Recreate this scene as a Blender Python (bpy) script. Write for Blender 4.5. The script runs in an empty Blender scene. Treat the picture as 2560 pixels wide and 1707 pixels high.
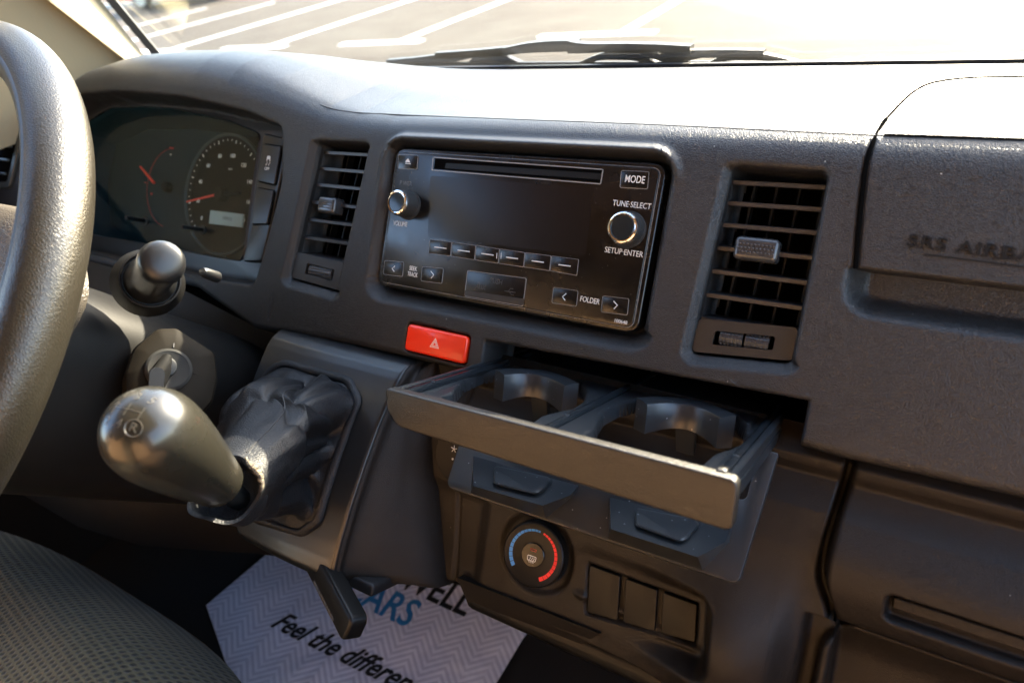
import bpy, bmesh, math, random
import numpy as np
from mathutils import Vector, Matrix, noise

random.seed(7); np.random.seed(7)
rad = math.radians
sc = bpy.context.scene
col = sc.collection
MM = 0.001

# ---------------------------------------------------------------- frames
# Dash frame F (mm): x to the passenger side, u up the sloping dash face, n out of it.
# World (m): X passenger side, Y forward, Z up; origin = centre of the radio face.
TAU = rad(33.0)
ST, CT = math.sin(TAU), math.cos(TAU)
WM = np.array([[1, 0, 0], [0, ST, -CT], [0, CT, ST]])
RC = np.array([[0.8539551365294462, 0.159152646536243, -0.49540999171946926],
               [-0.183825940785717, 0.9829582092175616, -0.001087394156000343],
               [0.486794256631301, 0.09199779362742427, 0.8686585967331844]])
TC = np.array([-5.6355518122831185, 73.29355094219694, -454.3184967826344])
CAMF = -RC.T @ TC
FPX = 1706.67
CAMW = WM @ CAMF


def W(p):                                   # dash frame mm -> world mm
    return np.asarray(p, float) @ WM.T


def Finv(p):                                # world mm -> dash frame mm
    return np.asarray(p, float) @ WM


def rayF(x, y):
    return RC.T @ np.array([(x - 1280) / FPX, (853.5 - y) / FPX, -1.0])


def atF(x, y, n=0.0):                       # sight line to the dash plane at height n
    v = rayF(x, y)
    return CAMF + (n - CAMF[2]) / v[2] * v


def atW(x, y, axis, val):                   # sight line to a world plane (axis 0,1,2), mm
    v = WM @ rayF(x, y)
    return CAMW + (val - CAMW[axis]) / v[axis] * v


def pxF(P):
    q = np.asarray(P, float) @ RC.T + TC
    return np.stack([1280 - FPX * q[..., 0] / q[..., 2], 853.5 + FPX * q[..., 1] / q[..., 2]], -1)


# ---------------------------------------------------------------- camera
cam = bpy.data.objects.new('camera', bpy.data.cameras.new('camera'))
col.objects.link(cam)
Rw = WM @ RC.T
M4 = Matrix.Identity(4)
for i in range(3):
    for j in range(3):
        M4[i][j] = Rw[i, j]
    M4[i][3] = CAMW[i] * MM
cam.matrix_world = M4
cam.data.sensor_width = 36.0
cam.data.lens = 24.0
cam.data.clip_start = 0.01
cam.data.clip_end = 400
cam.data.dof.use_dof = True
cam.data.dof.focus_distance = 0.445
cam.data.dof.aperture_fstop = 7.0
sc.camera = cam

# ---------------------------------------------------------------- light
SUN_AZ = rad(13.0)      # to the right of straight ahead (+Y)
SUN_EL = rad(27.4)
world = bpy.data.worlds.new('World')
sc.world = world
world.use_nodes = True
wn = world.node_tree
bg = wn.nodes['Background']
sky = wn.nodes.new('ShaderNodeTexSky')
sky.sky_type = 'NISHITA'
sky.sun_disc = False
sky.sun_elevation = SUN_EL
sky.sun_rotation = SUN_AZ
sky.dust_density = 2.2
sky.air_density = 1.0
wn.links.new(sky.outputs[0], bg.inputs[0])
bg.inputs[1].default_value = 0.15
sun = bpy.data.objects.new('sun', bpy.data.lights.new('sun', 'SUN'))
col.objects.link(sun)
sun.data.energy = 3.4
sun.data.angle = rad(0.55)
sun.data.color = (1.0, 0.86, 0.66)
sdir = Vector((math.sin(SUN_AZ) * math.cos(SUN_EL), math.cos(SUN_AZ) * math.cos(SUN_EL), math.sin(SUN_EL)))
sun.rotation_euler = sdir.to_track_quat('Z', 'Y').to_euler()
sun.location = sdir * 5
sc.view_settings.view_transform = 'Standard'
sc.view_settings.look = 'None'
sc.view_settings.exposure = 3.45
sc.view_settings.gamma = 1.0
sc.render.engine = 'CYCLES'
sc.cycles.use_denoising = True
sc.cycles.max_bounces = 8
sc.cycles.diffuse_bounces = 4
sc.cycles.glossy_bounces = 4
sc.cycles.transparent_max_bounces = 12
sc.cycles.caustics_reflective = False
sc.cycles.caustics_refractive = False
sc.cycles.sample_clamp_indirect = 6.0

# ---------------------------------------------------------------- materials
MATS = {}


def mat(name, colr, rough=0.5, metal=0.0, spec=0.5, bump=None, mottle=None, coat=0.0, sheen=0.0,
        emit=None, rough_var=0.0, scratch=0.0, dust=None):
    """bump = list of (kind, cells per metre, height in m, stretch)"""
    m = bpy.data.materials.new(name)
    m.use_nodes = True
    nt = m.node_tree
    b = nt.nodes['Principled BSDF']
    b.inputs['Base Color'].default_value = (*colr, 1)
    b.inputs['Roughness'].default_value = rough
    b.inputs['Metallic'].default_value = metal
    b.inputs['Specular IOR Level'].default_value = spec
    b.inputs['Coat Weight'].default_value = coat
    b.inputs['Sheen Weight'].default_value = sheen
    tc = nt.nodes.new('ShaderNodeTexCoord')
    vec = tc.outputs['Object']

    def mapping(s):
        mp = nt.nodes.new('ShaderNodeMapping')
        mp.inputs['Scale'].default_value = s
        nt.links.new(vec, mp.inputs['Vector'])
        return mp.outputs[0]
    last = None
    for kind, sc_, h, st in (bump or []):
        bp = nt.nodes.new('ShaderNodeBump')
        bp.inputs['Strength'].default_value = 1.0
        bp.inputs['Distance'].default_value = h
        v = mapping((sc_ * st[0], sc_ * st[1], sc_ * st[2]))
        if kind == 'cell':
            dn = nt.nodes.new('ShaderNodeTexNoise')
            dn.inputs['Scale'].default_value = 0.6
            dn.inputs['Detail'].default_value = 1
            nt.links.new(v, dn.inputs['Vector'])
            mx = nt.nodes.new('ShaderNodeMixRGB')
            mx.blend_type = 'LINEAR_LIGHT'
            mx.inputs[0].default_value = 0.55
            nt.links.new(v, mx.inputs[1])
            nt.links.new(dn.outputs['Color'], mx.inputs[2])
            t = nt.nodes.new('ShaderNodeTexVoronoi')
            t.feature = 'DISTANCE_TO_EDGE'
            t.inputs['Scale'].default_value = 1
            nt.links.new(mx.outputs[0], t.inputs['Vector'])
            rp = nt.nodes.new('ShaderNodeMapRange')
            rp.inputs['From Max'].default_value = 0.28
            rp.interpolation_type = 'SMOOTHSTEP'
            nt.links.new(t.outputs['Distance'], rp.inputs[0])
            out = rp.outputs[0]
        elif kind == 'noise':
            t = nt.nodes.new('ShaderNodeTexNoise')
            t.inputs['Scale'].default_value = 1
            t.inputs['Detail'].default_value = 3
            nt.links.new(v, t.inputs['Vector'])
            out = t.outputs['Fac']
        elif kind == 'dots':
            t = nt.nodes.new('ShaderNodeTexVoronoi')
            t.inputs['Scale'].default_value = 1
            t.inputs['Randomness'].default_value = 0.0
            nt.links.new(v, t.inputs['Vector'])
            rp = nt.nodes.new('ShaderNodeMapRange')
            rp.inputs['From Min'].default_value = 0.25
            rp.inputs['From Max'].default_value = 0.6
            rp.inputs['To Min'].default_value = 1
            rp.inputs['To Max'].default_value = 0
            nt.links.new(t.outputs['Distance'], rp.inputs[0])
            out = rp.outputs[0]
        nt.links.new(out, bp.inputs['Height'])
        if last is not None:
            nt.links.new(last, bp.inputs['Normal'])
        last = bp.outputs[0]
    if last is not None:
        nt.links.new(last, b.inputs['Normal'])
    if mottle:
        sc_, c2, lo, hi = mottle
        t = nt.nodes.new('ShaderNodeTexNoise')
        t.inputs['Scale'].default_value = 1
        t.inputs['Detail'].default_value = 5
        nt.links.new(mapping((sc_, sc_, sc_)), t.inputs['Vector'])
        r = nt.nodes.new('ShaderNodeMapRange')
        r.inputs['From Min'].default_value = lo
        r.inputs['From Max'].default_value = hi
        nt.links.new(t.outputs['Fac'], r.inputs[0])
        mx = nt.nodes.new('ShaderNodeMixRGB')
        mx.inputs[1].default_value = (*colr, 1)
        mx.inputs[2].default_value = (*c2, 1)
        nt.links.new(r.outputs[0], mx.inputs[0])
        nt.links.new(mx.outputs[0], b.inputs['Base Color'])
    if rough_var:
        t = nt.nodes.new('ShaderNodeTexNoise')
        t.inputs['Scale'].default_value = 1
        t.inputs['Detail'].default_value = 4
        nt.links.new(mapping((40, 40, 40)), t.inputs['Vector'])
        r = nt.nodes.new('ShaderNodeMapRange')
        r.inputs['From Min'].default_value = 0.3
        r.inputs['From Max'].default_value = 0.7
        r.inputs['To Min'].default_value = max(0.02, rough - rough_var)
        r.inputs['To Max'].default_value = rough + rough_var
        nt.links.new(t.outputs['Fac'], r.inputs[0])
        nt.links.new(r.outputs[0], b.inputs['Roughness'])
    if dust:
        # small pale specks of dust lying on the surface
        sc_, c2, thr = dust
        t = nt.nodes.new('ShaderNodeTexVoronoi')
        t.inputs['Scale'].default_value = 1
        nt.links.new(mapping((sc_, sc_, sc_)), t.inputs['Vector'])
        r = nt.nodes.new('ShaderNodeMath')
        r.operation = 'LESS_THAN'
        r.inputs[1].default_value = thr
        nt.links.new(t.outputs['Distance'], r.inputs[0])
        mx = nt.nodes.new('ShaderNodeMixRGB')
        src = b.inputs['Base Color']
        if src.is_linked:
            nt.links.new(src.links[0].from_socket, mx.inputs[1])
        else:
            mx.inputs[1].default_value = (*colr, 1)
        mx.inputs[2].default_value = (*c2, 1)
        nt.links.new(r.outputs[0], mx.inputs[0])
        nt.links.new(mx.outputs[0], b.inputs['Base Color'])
    if emit:
        b.inputs['Emission Color'].default_value = (*emit[0], 1)
        b.inputs['Emission Strength'].default_value = emit[1]
    MATS[name] = m
    return m


def glass(name, tint, gloss_ior=1.5, rough=0.0, k=1.0, dust=0.0):
    m = bpy.data.materials.new(name)
    m.use_nodes = True
    nt = m.node_tree
    nt.nodes.clear()
    o = nt.nodes.new('ShaderNodeOutputMaterial')
    mx = nt.nodes.new('ShaderNodeMixShader')
    tr = nt.nodes.new('ShaderNodeBsdfTransparent')
    gl = nt.nodes.new('ShaderNodeBsdfGlossy')
    fr = nt.nodes.new('ShaderNodeFresnel')
    fr.inputs[0].default_value = gloss_ior
    mu = nt.nodes.new('ShaderNodeMath')
    mu.operation = 'MULTIPLY'
    mu.inputs[1].default_value = k
    tr.inputs[0].default_value = (*tint, 1)
    gl.inputs['Roughness'].default_value = rough
    nt.links.new(fr.outputs[0], mu.inputs[0])
    nt.links.new(mu.outputs[0], mx.inputs[0])
    nt.links.new(tr.outputs[0], mx.inputs[1])
    nt.links.new(gl.outputs[0], mx.inputs[2])
    nt.links.new(mx.outputs[0], o.inputs[0])
    if dust:
        tcn = nt.nodes.new('ShaderNodeTexCoord')
        nz = nt.nodes.new('ShaderNodeTexNoise')
        nz.inputs['Scale'].default_value = 5
        nz.inputs['Detail'].default_value = 7
        nz.inputs['Roughness'].default_value = .65
        nt.links.new(tcn.outputs['Object'], nz.inputs['Vector'])
        mr = nt.nodes.new('ShaderNodeMapRange')
        mr.inputs['From Min'].default_value = .35
        mr.inputs['From Max'].default_value = .8
        mr.inputs['To Max'].default_value = dust
        nt.links.new(nz.outputs['Fac'], mr.inputs[0])
        df = nt.nodes.new('ShaderNodeBsdfTranslucent')
        df.inputs[0].default_value = (.8, .78, .72, 1)
        m2 = nt.nodes.new('ShaderNodeMixShader')
        nt.links.new(mr.outputs[0], m2.inputs[0])
        nt.links.new(mx.outputs[0], m2.inputs[1])
        nt.links.new(df.outputs[0], m2.inputs[2])
        nt.links.new(m2.outputs[0], o.inputs[0])
    MATS[name] = m
    return m


ONE = (1, 1, 1)
LEATHERY = [('cell', 900, 0.00013, (0.75, 1.15, 1.15)), ('noise', 1800, 0.00002, ONE)]
FINE = [('noise', 1500, 0.00009, ONE), ('cell', 1200, 0.00007, ONE)]
mat('dash_skin', (0.0115, 0.0115, 0.012), 0.41, bump=LEATHERY, spec=0.5, dust=(55, (0.35, 0.34, 0.3), 0.022))
mat('dash_fine', (0.0105, 0.0088, 0.0075), 0.42, bump=FINE, spec=0.28, dust=(60, (0.3, 0.3, 0.28), 0.02))
mat('console_satin', (0.009, 0.010, 0.011), 0.30, bump=[('noise', 900, 0.00002, ONE)], spec=0.5)
mat('tray_plastic', (0.016, 0.019, 0.022), 0.32, bump=[('noise', 900, 0.000012, ONE)], spec=0.55, rough_var=0.04,
    dust=(170, (0.34, 0.36, 0.38), 0.06))
mat('tray_front', (0.018, 0.015, 0.011), 0.40, bump=[('cell', 700, 0.00007, ONE)], spec=0.5)
mat('rail_plastic', (0.010, 0.013, 0.016), 0.22, spec=0.6)
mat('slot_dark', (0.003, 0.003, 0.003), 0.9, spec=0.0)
mat('gloss_black', (0.004, 0.0035, 0.003), 0.24, spec=0.5, rough_var=0.07, mottle=(70, (0.006, 0.005, 0.005), 0.4, 0.7),
    dust=(260, (0.16, 0.16, 0.15), 0.05), bump=[('noise', 90, 0.00003, (1, 1, 1))])
mat('gloss_button', (0.004, 0.004, 0.004), 0.24, spec=0.5)
mat('display', (0.005, 0.0035, 0.003), 0.22, spec=0.5)
mat('edge_line', (0.20, 0.20, 0.20), 0.3, spec=0.6)  # pale grey stands in for the gleam of polished edges
mat('print_white', (0.62, 0.62, 0.60), 0.5)
mat('print_worn', (0.12, 0.12, 0.12), 0.5)
mat('engraving', (0.05, 0.045, 0.035), 0.3)
mat('emboss_dark', (0.005, 0.0045, 0.004), 0.55, spec=0.25)
mat('print_faint', (0.045, 0.045, 0.045), 0.4)
mat('chrome', (0.85, 0.84, 0.82), 0.10, metal=1.0)
mat('knob_cap', (0.012, 0.016, 0.018), 0.12, spec=0.5)
mat('knob_grip', (0.012, 0.012, 0.012), 0.5, bump=[('dots', 1400, 0.0003, ONE)])
mat('hazard_red', (0.90, 0.032, 0.004), 0.30, spec=0.5, coat=0.3)
mat('hazard_print', (0.85, 0.62, 0.5), 0.5)
mat('slat', (0.014, 0.014, 0.016), 0.42, spec=0.6)
mat('vane', (0.014, 0.014, 0.014), 0.5, spec=0.3)
mat('tab_grip', (0.035, 0.036, 0.038), 0.22, spec=0.7)
mat('vent_plate', (0.018, 0.016, 0.014), 0.42, bump=[('noise', 1200, 0.00003, ONE)])
mat('rim_skin', (0.017, 0.0145, 0.010), 0.33, bump=[('cell', 700, 0.00007, (1, 1, 0.6)), ('noise', 1600, 0.00002, ONE)], spec=0.55)
mat('hub_skin', (0.062, 0.052, 0.040), 0.42, bump=[('cell', 450, 0.00016, ONE)])
mat('inner_ring', (0.030, 0.037, 0.038), 0.33, bump=[('noise', 900, 0.00003, ONE)])
mat('column', (0.006, 0.0055, 0.005), 0.5, spec=0.2, bump=[('noise', 1100, 0.00005, ONE)])
mat('gear_knob', (0.016, 0.0145, 0.0105), 0.25, spec=0.55, coat=0.12, rough_var=0.05)
mat('gear_sleeve', (0.010, 0.011, 0.011), 0.28)
mat('leather', (0.006, 0.0068, 0.0085), 0.48, bump=[('cell', 520, 0.00012, ONE), ('noise', 900, 0.00006, ONE)], spec=0.3,
    mottle=(60, (0.012, 0.012, 0.013), 0.5, 0.8))
mat('leather_worn', (0.20, 0.16, 0.10), 0.85, bump=[('noise', 900, 0.0004, ONE)], mottle=(400, (0.06, 0.05, 0.04), 0.4, 0.6))
mat('stitch', (0.008, 0.008, 0.009), 0.6)
mat('metal_grey', (0.021, 0.021, 0.020), 0.75, metal=0.0, spec=0.15, bump=[('noise', 600, 0.00005, ONE)])
mat('brake_black', (0.005, 0.005, 0.005), 0.4, spec=0.25)
mat('key_black', (0.010, 0.010, 0.010), 0.34)
mat('ignition_shroud', (0.008, 0.006, 0.0035), 0.7, spec=0.12, bump=[('noise', 1000, 0.00005, ONE)])
mat('gauge_face', (0.008, 0.024, 0.032), 0.7, spec=0.05)
mat('gauge_dial', (0.055, 0.080, 0.085), 0.7, spec=0.05)
mat('gauge_dark', (0.003, 0.004, 0.004), 0.7, spec=0.1)
mat('needle_red', (0.85, 0.06, 0.03), 0.5)
mat('gauge_print', (0.85, 0.88, 0.85), 0.6)
mat('gauge_red', (0.45, 0.02, 0.02), 0.5)
mat('lcd', (0.36, 0.42, 0.36), 0.4)
mat('lcd_digit', (0.16, 0.18, 0.16), 0.4)
mat('bezel', (0.012, 0.013, 0.014), 0.34, bump=[('noise', 900, 0.00003, ONE)])
mat('dial_blue', (0.02, 0.22, 0.62), 0.4)
mat('dial_red', (0.75, 0.01, 0.02), 0.4)
mat('blank', (0.004, 0.004, 0.004), 0.42, spec=0.25)
mat('pillar_trim', (0.30, 0.26, 0.17), 0.6, bump=[('noise', 500, 0.00008, ONE)])
mat('rubber', (0.010, 0.010, 0.011), 0.5)
mat('wiper_metal', (0.016, 0.018, 0.020), 0.38)
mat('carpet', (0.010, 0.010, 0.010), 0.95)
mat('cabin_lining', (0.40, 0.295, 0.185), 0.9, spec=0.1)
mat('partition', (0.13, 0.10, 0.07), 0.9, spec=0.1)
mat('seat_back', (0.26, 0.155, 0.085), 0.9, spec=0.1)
mat('car_red', (0.45, 0.02, 0.02), 0.3, coat=0.5)
mat('car_glass', (0.02, 0.025, 0.03), 0.08)
mat('tyre', (0.02, 0.02, 0.02), 0.8)
mat('wheel_alloy', (0.5, 0.5, 0.5), 0.3, metal=0.8)
mat('headlamp', (0.8, 0.8, 0.8), 0.1)
mat('line_paint', (0.80, 0.79, 0.76), 0.6, mottle=(9, (0.6, 0.59, 0.56), 0.55, 0.75))
mat('asphalt', (0.056, 0.044, 0.032), 0.85, spec=0.22, mottle=(1.2, (0.072, 0.061, 0.047), 0.35, 0.7), bump=[('noise', 120, 0.004, ONE)])
mat('mat_paper_ink', (0.012, 0.012, 0.014), 0.7)
mat('mat_ink_blue', (0.03, 0.22, 0.50), 0.7)
glass('windscreen_glass', (0.97, 0.985, 0.97), 1.45, 0.0, 0.35, dust=0.005)
glass('cluster_lens', (0.92, 0.94, 0.94), 1.45, 0.03, 0.06)


def knit_material():
    m = mat('seat_knit', (0.05, 0.048, 0.035), 0.9, sheen=0.1)
    nt = m.node_tree
    b = nt.nodes['Principled BSDF']
    tc = nt.nodes.new('ShaderNodeTexCoord')
    mp = nt.nodes.new('ShaderNodeMapping')
    mp.inputs['Scale'].default_value = (215, 215, 30)
    mp.inputs['Rotation'].default_value = (0, 0, rad(8))
    nt.links.new(tc.outputs['Object'], mp.inputs[0])
    v = nt.nodes.new('ShaderNodeTexVoronoi')
    v.inputs['Scale'].default_value = 1
    v.inputs['Randomness'].default_value = 0.0
    v.voronoi_dimensions = '2D'
    nt.links.new(mp.outputs[0], v.inputs['Vector'])
    r = nt.nodes.new('ShaderNodeMapRange')
    r.inputs['From Min'].default_value = 0.2
    r.inputs['From Max'].default_value = 0.45
    nt.links.new(v.outputs['Distance'], r.inputs[0])
    nz = nt.nodes.new('ShaderNodeTexNoise')
    nz.inputs['Scale'].default_value = 9
    nz.inputs['Detail'].default_value = 4
    nt.links.new(tc.outputs['Object'], nz.inputs['Vector'])
    mx = nt.nodes.new('ShaderNodeMixRGB')
    mx.inputs[1].default_value = (0.020, 0.019, 0.014, 1)
    mx.inputs[2].default_value = (0.125, 0.110, 0.062, 1)
    nt.links.new(r.outputs[0], mx.inputs[0])
    m2 = nt.nodes.new('ShaderNodeMixRGB')
    m2.blend_type = 'MULTIPLY'
    m2.inputs[0].default_value = 0.5
    nt.links.new(mx.outputs[0], m2.inputs[1])
    nt.links.new(nz.outputs['Fac'], m2.inputs[2])
    nt.links.new(m2.outputs[0], b.inputs['Base Color'])
    bp = nt.nodes.new('ShaderNodeBump')
    bp.inputs['Distance'].default_value = 0.0012
    nt.links.new(r.outputs[0], bp.inputs['Height'])
    nt.links.new(bp.outputs[0], b.inputs['Normal'])


knit_material()


def paper_material():
    """floor mat paper with an embossed herringbone of short bars"""
    m = mat('mat_paper', (0.3, 0.28, 0.36), 0.75, bump=[('noise', 14, 0.010, ONE), ('noise', 45, 0.0015, ONE)])
    nt = m.node_tree
    b = nt.nodes['Principled BSDF']
    tc = nt.nodes.new('ShaderNodeTexCoord')
    mp = nt.nodes.new('ShaderNodeMapping')
    nt.links.new(tc.outputs['Object'], mp.inputs[0])
    mp.inputs['Rotation'].default_value = (0, 0, rad(-2))
    sp = nt.nodes.new('ShaderNodeSeparateXYZ')
    nt.links.new(mp.outputs[0], sp.inputs[0])

    def M(op, a, bb=None):
        n = nt.nodes.new('ShaderNodeMath')
        n.operation = op
        for k, q in enumerate((a, bb)):
            if q is None:
                continue
            if isinstance(q, (int, float)):
                n.inputs[k].default_value = q
            else:
                nt.links.new(q, n.inputs[k])
        return n.outputs[0]
    cw = 0.022
    cx = M('DIVIDE', sp.outputs[0], cw)
    tri = M('PINGPONG', cx, 1.0)                       # zigzag across columns
    band = M('ADD', M('DIVIDE', sp.outputs[1], 0.0085), M('MULTIPLY', tri, 2.2))
    fb = M('FRACT', band)
    bar = M('GREATER_THAN', fb, 0.5)
    mx = nt.nodes.new('ShaderNodeMixRGB')
    mx.inputs[1].default_value = (0.80, 0.82, 0.95, 1)
    mx.inputs[2].default_value = (0.60, 0.62, 0.76, 1)
    nt.links.new(bar, mx.inputs[0])
    nt.links.new(mx.outputs[0], b.inputs['Base Color'])


paper_material()

# ---------------------------------------------------------------- object helpers
WLOC = {}


def tagit(o, label=None, cat=None, group=None, kind=None):
    if label:
        o['label'] = label
    if cat:
        o['category'] = cat
    if group:
        o['group'] = group
    if kind:
        o['kind'] = kind
    return o


def thing(name, label, cat, at, group=None):
    """Empty at a world point in mm; parts hang under it"""
    o = bpy.data.objects.new(name, None)
    o.empty_display_size = 0.02
    col.objects.link(o)
    o.location = Vector(at) * MM
    WLOC[o.name] = Vector(at) * MM
    return tagit(o, label, cat, group)


def link(name, verts, faces, material, parent=None, frame='F', smooth=35, label=None, cat=None, group=None, kind=None,
         matidx=None):
    v = np.asarray(verts, float)
    if frame == 'F':
        v = W(v)
    v = v * MM
    lo, hi = v.min(0), v.max(0)
    c = (lo + hi) / 2
    c[2] = lo[2]
    me = bpy.data.meshes.new(name)
    me.from_pydata((v - c).tolist(), [], [list(map(int, f)) for f in faces])
    mats = material if isinstance(material, (list, tuple)) else [material]
    for q in mats:
        me.materials.append(MATS[q])
    if matidx is not None:
        me.polygons.foreach_set('material_index', matidx)
    me.validate()
    bm = bmesh.new()
    bm.from_mesh(me)
    bmesh.ops.remove_doubles(bm, verts=bm.verts, dist=1e-7)
    bmesh.ops.recalc_face_normals(bm, faces=bm.faces)
    if smooth is not None:
        lim = rad(smooth)
        for f in bm.faces:
            f.smooth = True
        for e in bm.edges:
            if len(e.link_faces) == 2 and e.calc_face_angle(0) > lim:
                e.smooth = False
    bm.to_mesh(me)
    bm.free()
    o = bpy.data.objects.new(name, me)
    col.objects.link(o)
    cv = Vector(c)
    WLOC[o.name] = cv
    if parent is not None:
        o.parent = parent
        o.location = cv - WLOC[parent.name]
    else:
        o.location = cv
    return tagit(o, label, cat, group, kind)


class MB:
    def __init__(self, T=None):
        self.v = []
        self.f = []
        self.T = T                       # optional transform local->F (function on (N,3) array)

    def add(self, verts, faces):
        v = np.asarray(verts, float).reshape(-1, 3)
        if self.T is not None:
            v = self.T(v)
        k = len(self.v)
        self.v.extend(v.tolist())
        self.f.extend([[i + k for i in f] for f in faces])

    def rings(self, rings, closed=True, cap0=True, cap1=True):
        n = len(rings[0])
        v = [p for r in rings for p in r]
        f = []
        m = n if closed else n - 1
        for i in range(len(rings) - 1):
            for j in range(m):
                a, b = i * n + j, i * n + (j + 1) % n
                f.append([a, b, b + n, a + n])
        if cap0:
            f.append(list(range(n))[::-1])
        if cap1:
            f.append([(len(rings) - 1) * n + j for j in range(n)])
        self.add(v, f)

    def prism(self, poly, n0, n1, bev=0.0, seg=3, back=True, convex=True):
        """polygon in (x,u), from depth n0 to front n1 with a rounded front edge"""
        poly = ccw(poly)
        rs = [[(x, y, n0) for x, y in poly]]
        if bev > 0:
            for k in range(seg + 1):
                a = math.pi / 2 * k / seg
                o = offset(poly, -bev * (1 - math.cos(a)))
                nn = n1 - bev + bev * math.sin(a)
                rs.append([(x, y, nn) for x, y in o])
        else:
            rs.append([(x, y, n1) for x, y in poly])
        if convex:
            self.rings(rs, cap0=back)
        else:
            self.rings(rs, cap0=False, cap1=False)
            o = rs[-1]
            from mathutils.geometry import tessellate_polygon
            tri = tessellate_polygon([[Vector(p) for p in o]])
            self.add(o, [list(t) for t in tri])

    def box(self, c, d, bev=0.0):
        x, y, z = c
        a, b, h = d
        self.prism(rrect(x, y, a, b, min(bev, a / 2.01, b / 2.01) if bev else 0, 3), z - h / 2, z + h / 2, min(bev, h * 0.45))

    def tube(self, path, r, seg=16, caps=True, up=None):
        path = [np.array(p, float) for p in path]
        rr = r if hasattr(r, '__len__') else [r] * len(path)
        rings = []
        prev = None
        for i, p in enumerate(path):
            t = path[min(i + 1, len(path) - 1)] - path[max(i - 1, 0)]
            t /= np.linalg.norm(t) + 1e-12
            if prev is None:
                a = np.array([0, 0, 1.0]) if abs(t[2]) < 0.9 else np.array([1.0, 0, 0])
            else:
                a = prev
            s = np.cross(t, a)
            s /= np.linalg.norm(s)
            a = np.cross(s, t)
            prev = a
            rings.append([p + rr[i] * (math.cos(2 * math.pi * k / seg) * s + math.sin(2 * math.pi * k / seg) * a) for k in range(seg)])
        self.rings(rings, cap0=caps, cap1=caps)

    def lathe(self, base, axis, prof, seg=40):
        """prof: list of (distance along axis, radius)"""
        ax = np.array(axis, float)
        ax /= np.linalg.norm(ax)
        a = np.array([0, 1.0, 0]) if abs(ax[1]) < 0.9 else np.array([1.0, 0, 0])
        s = np.cross(ax, a)
        s /= np.linalg.norm(s)
        t = np.cross(s, ax)
        rings = []
        for d, r in prof:
            c = np.array(base, float) + ax * d
            r = max(r, 0.01)
            rings.append([c + r * (math.cos(2 * math.pi * k / seg) * s + math.sin(2 * math.pi * k / seg) * t) for k in range(seg)])
        self.rings(rings)

    def build(self, name, material, parent=None, frame='F', **k):
        return link(name, self.v, self.f, material, parent, frame, **k)


def ccw(poly):
    a = sum(poly[i][0] * poly[(i + 1) % len(poly)][1] - poly[(i + 1) % len(poly)][0] * poly[i][1] for i in range(len(poly)))
    return list(poly) if a > 0 else list(poly)[::-1]


def offset(poly, d):
    """offset a ccw polygon outward by d (vertex normals)"""
    out = []
    n = len(poly)
    for i in range(n):
        p0, p1, p2 = (np.array(poly[(i + k) % n][:2], float) for k in (-1, 0, 1))
        e1, e2 = p1 - p0, p2 - p1
        e1 /= np.linalg.norm(e1) + 1e-9
        e2 /= np.linalg.norm(e2) + 1e-9
        n1, n2 = np.array([e1[1], -e1[0]]), np.array([e2[1], -e2[0]])
        m = n1 + n2
        m /= np.linalg.norm(m) + 1e-9
        k = d / max(0.35, float(m @ n1))
        out.append(tuple(p1 + m * k))
    return out


def roundpoly(pts, r, seg=5):
    """round every corner of a polygon; r scalar or list"""
    n = len(pts)
    rr = r if hasattr(r, '__len__') else [r] * n
    out = []
    for i in range(n):
        p0, p1, p2 = (np.array(pts[(i + k) % n][:2], float) for k in (-1, 0, 1))
        a, b = p0 - p1, p2 - p1
        la, lb = np.linalg.norm(a), np.linalg.norm(b)
        a, b = a / la, b / lb
        ang = math.acos(max(-1, min(1, float(a @ b))))
        if rr[i] <= 0 or ang > math.pi - 0.05:
            out.append(tuple(p1))
            continue
        t = min(rr[i] / math.tan(ang / 2), la * 0.48, lb * 0.48)
        q0, q1 = p1 + a * t, p1 + b * t
        for k in range(seg + 1):
            s = k / seg
            out.append(tuple((1 - s) ** 2 * q0 + 2 * s * (1 - s) * (p1 * 0.75 + (q0 + q1) * 0.125) + s * s * q1))
    return out


def rrect(cx, cy, w, h, r, seg=5):
    p = [(cx - w / 2, cy - h / 2), (cx + w / 2, cy - h / 2), (cx + w / 2, cy + h / 2), (cx - w / 2, cy + h / 2)]
    return roundpoly(p, r, seg) if r > 0 else p


def frame_mesh(mb, poly, w, n0, n1):
    """thin closed frame that follows a polygon, width w inwards"""
    poly = ccw(poly)
    inn = offset(poly, -w)
    mb.rings([[(x, y, n0) for x, y in poly], [(x, y, n1) for x, y in poly], [(x, y, n1) for x, y in inn], [(x, y, n0) for x, y in inn]],
             cap0=False, cap1=False)


def text_geo(body, size, extrude=0.05, bold=0.0, shear=0.0, align='CENTER', spacing=1.0):
    cu = bpy.data.curves.new('t', 'FONT')
    cu.body = body
    cu.size = size
    cu.extrude = extrude
    cu.offset = bold
    cu.shear = shear
    cu.space_character = spacing
    cu.align_x = align
    cu.align_y = 'CENTER'
    cu.resolution_u = 3
    o = bpy.data.objects.new('t', cu)
    col.objects.link(o)
    dg = bpy.context.evaluated_depsgraph_get()
    me = bpy.data.meshes.new_from_object(o.evaluated_get(dg))
    v = np.array([p.co[:] for p in me.vertices])
    f = [list(p.vertices) for p in me.polygons]
    bpy.data.objects.remove(o)
    bpy.data.curves.remove(cu)
    bpy.data.meshes.remove(me)
    return v, f


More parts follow.
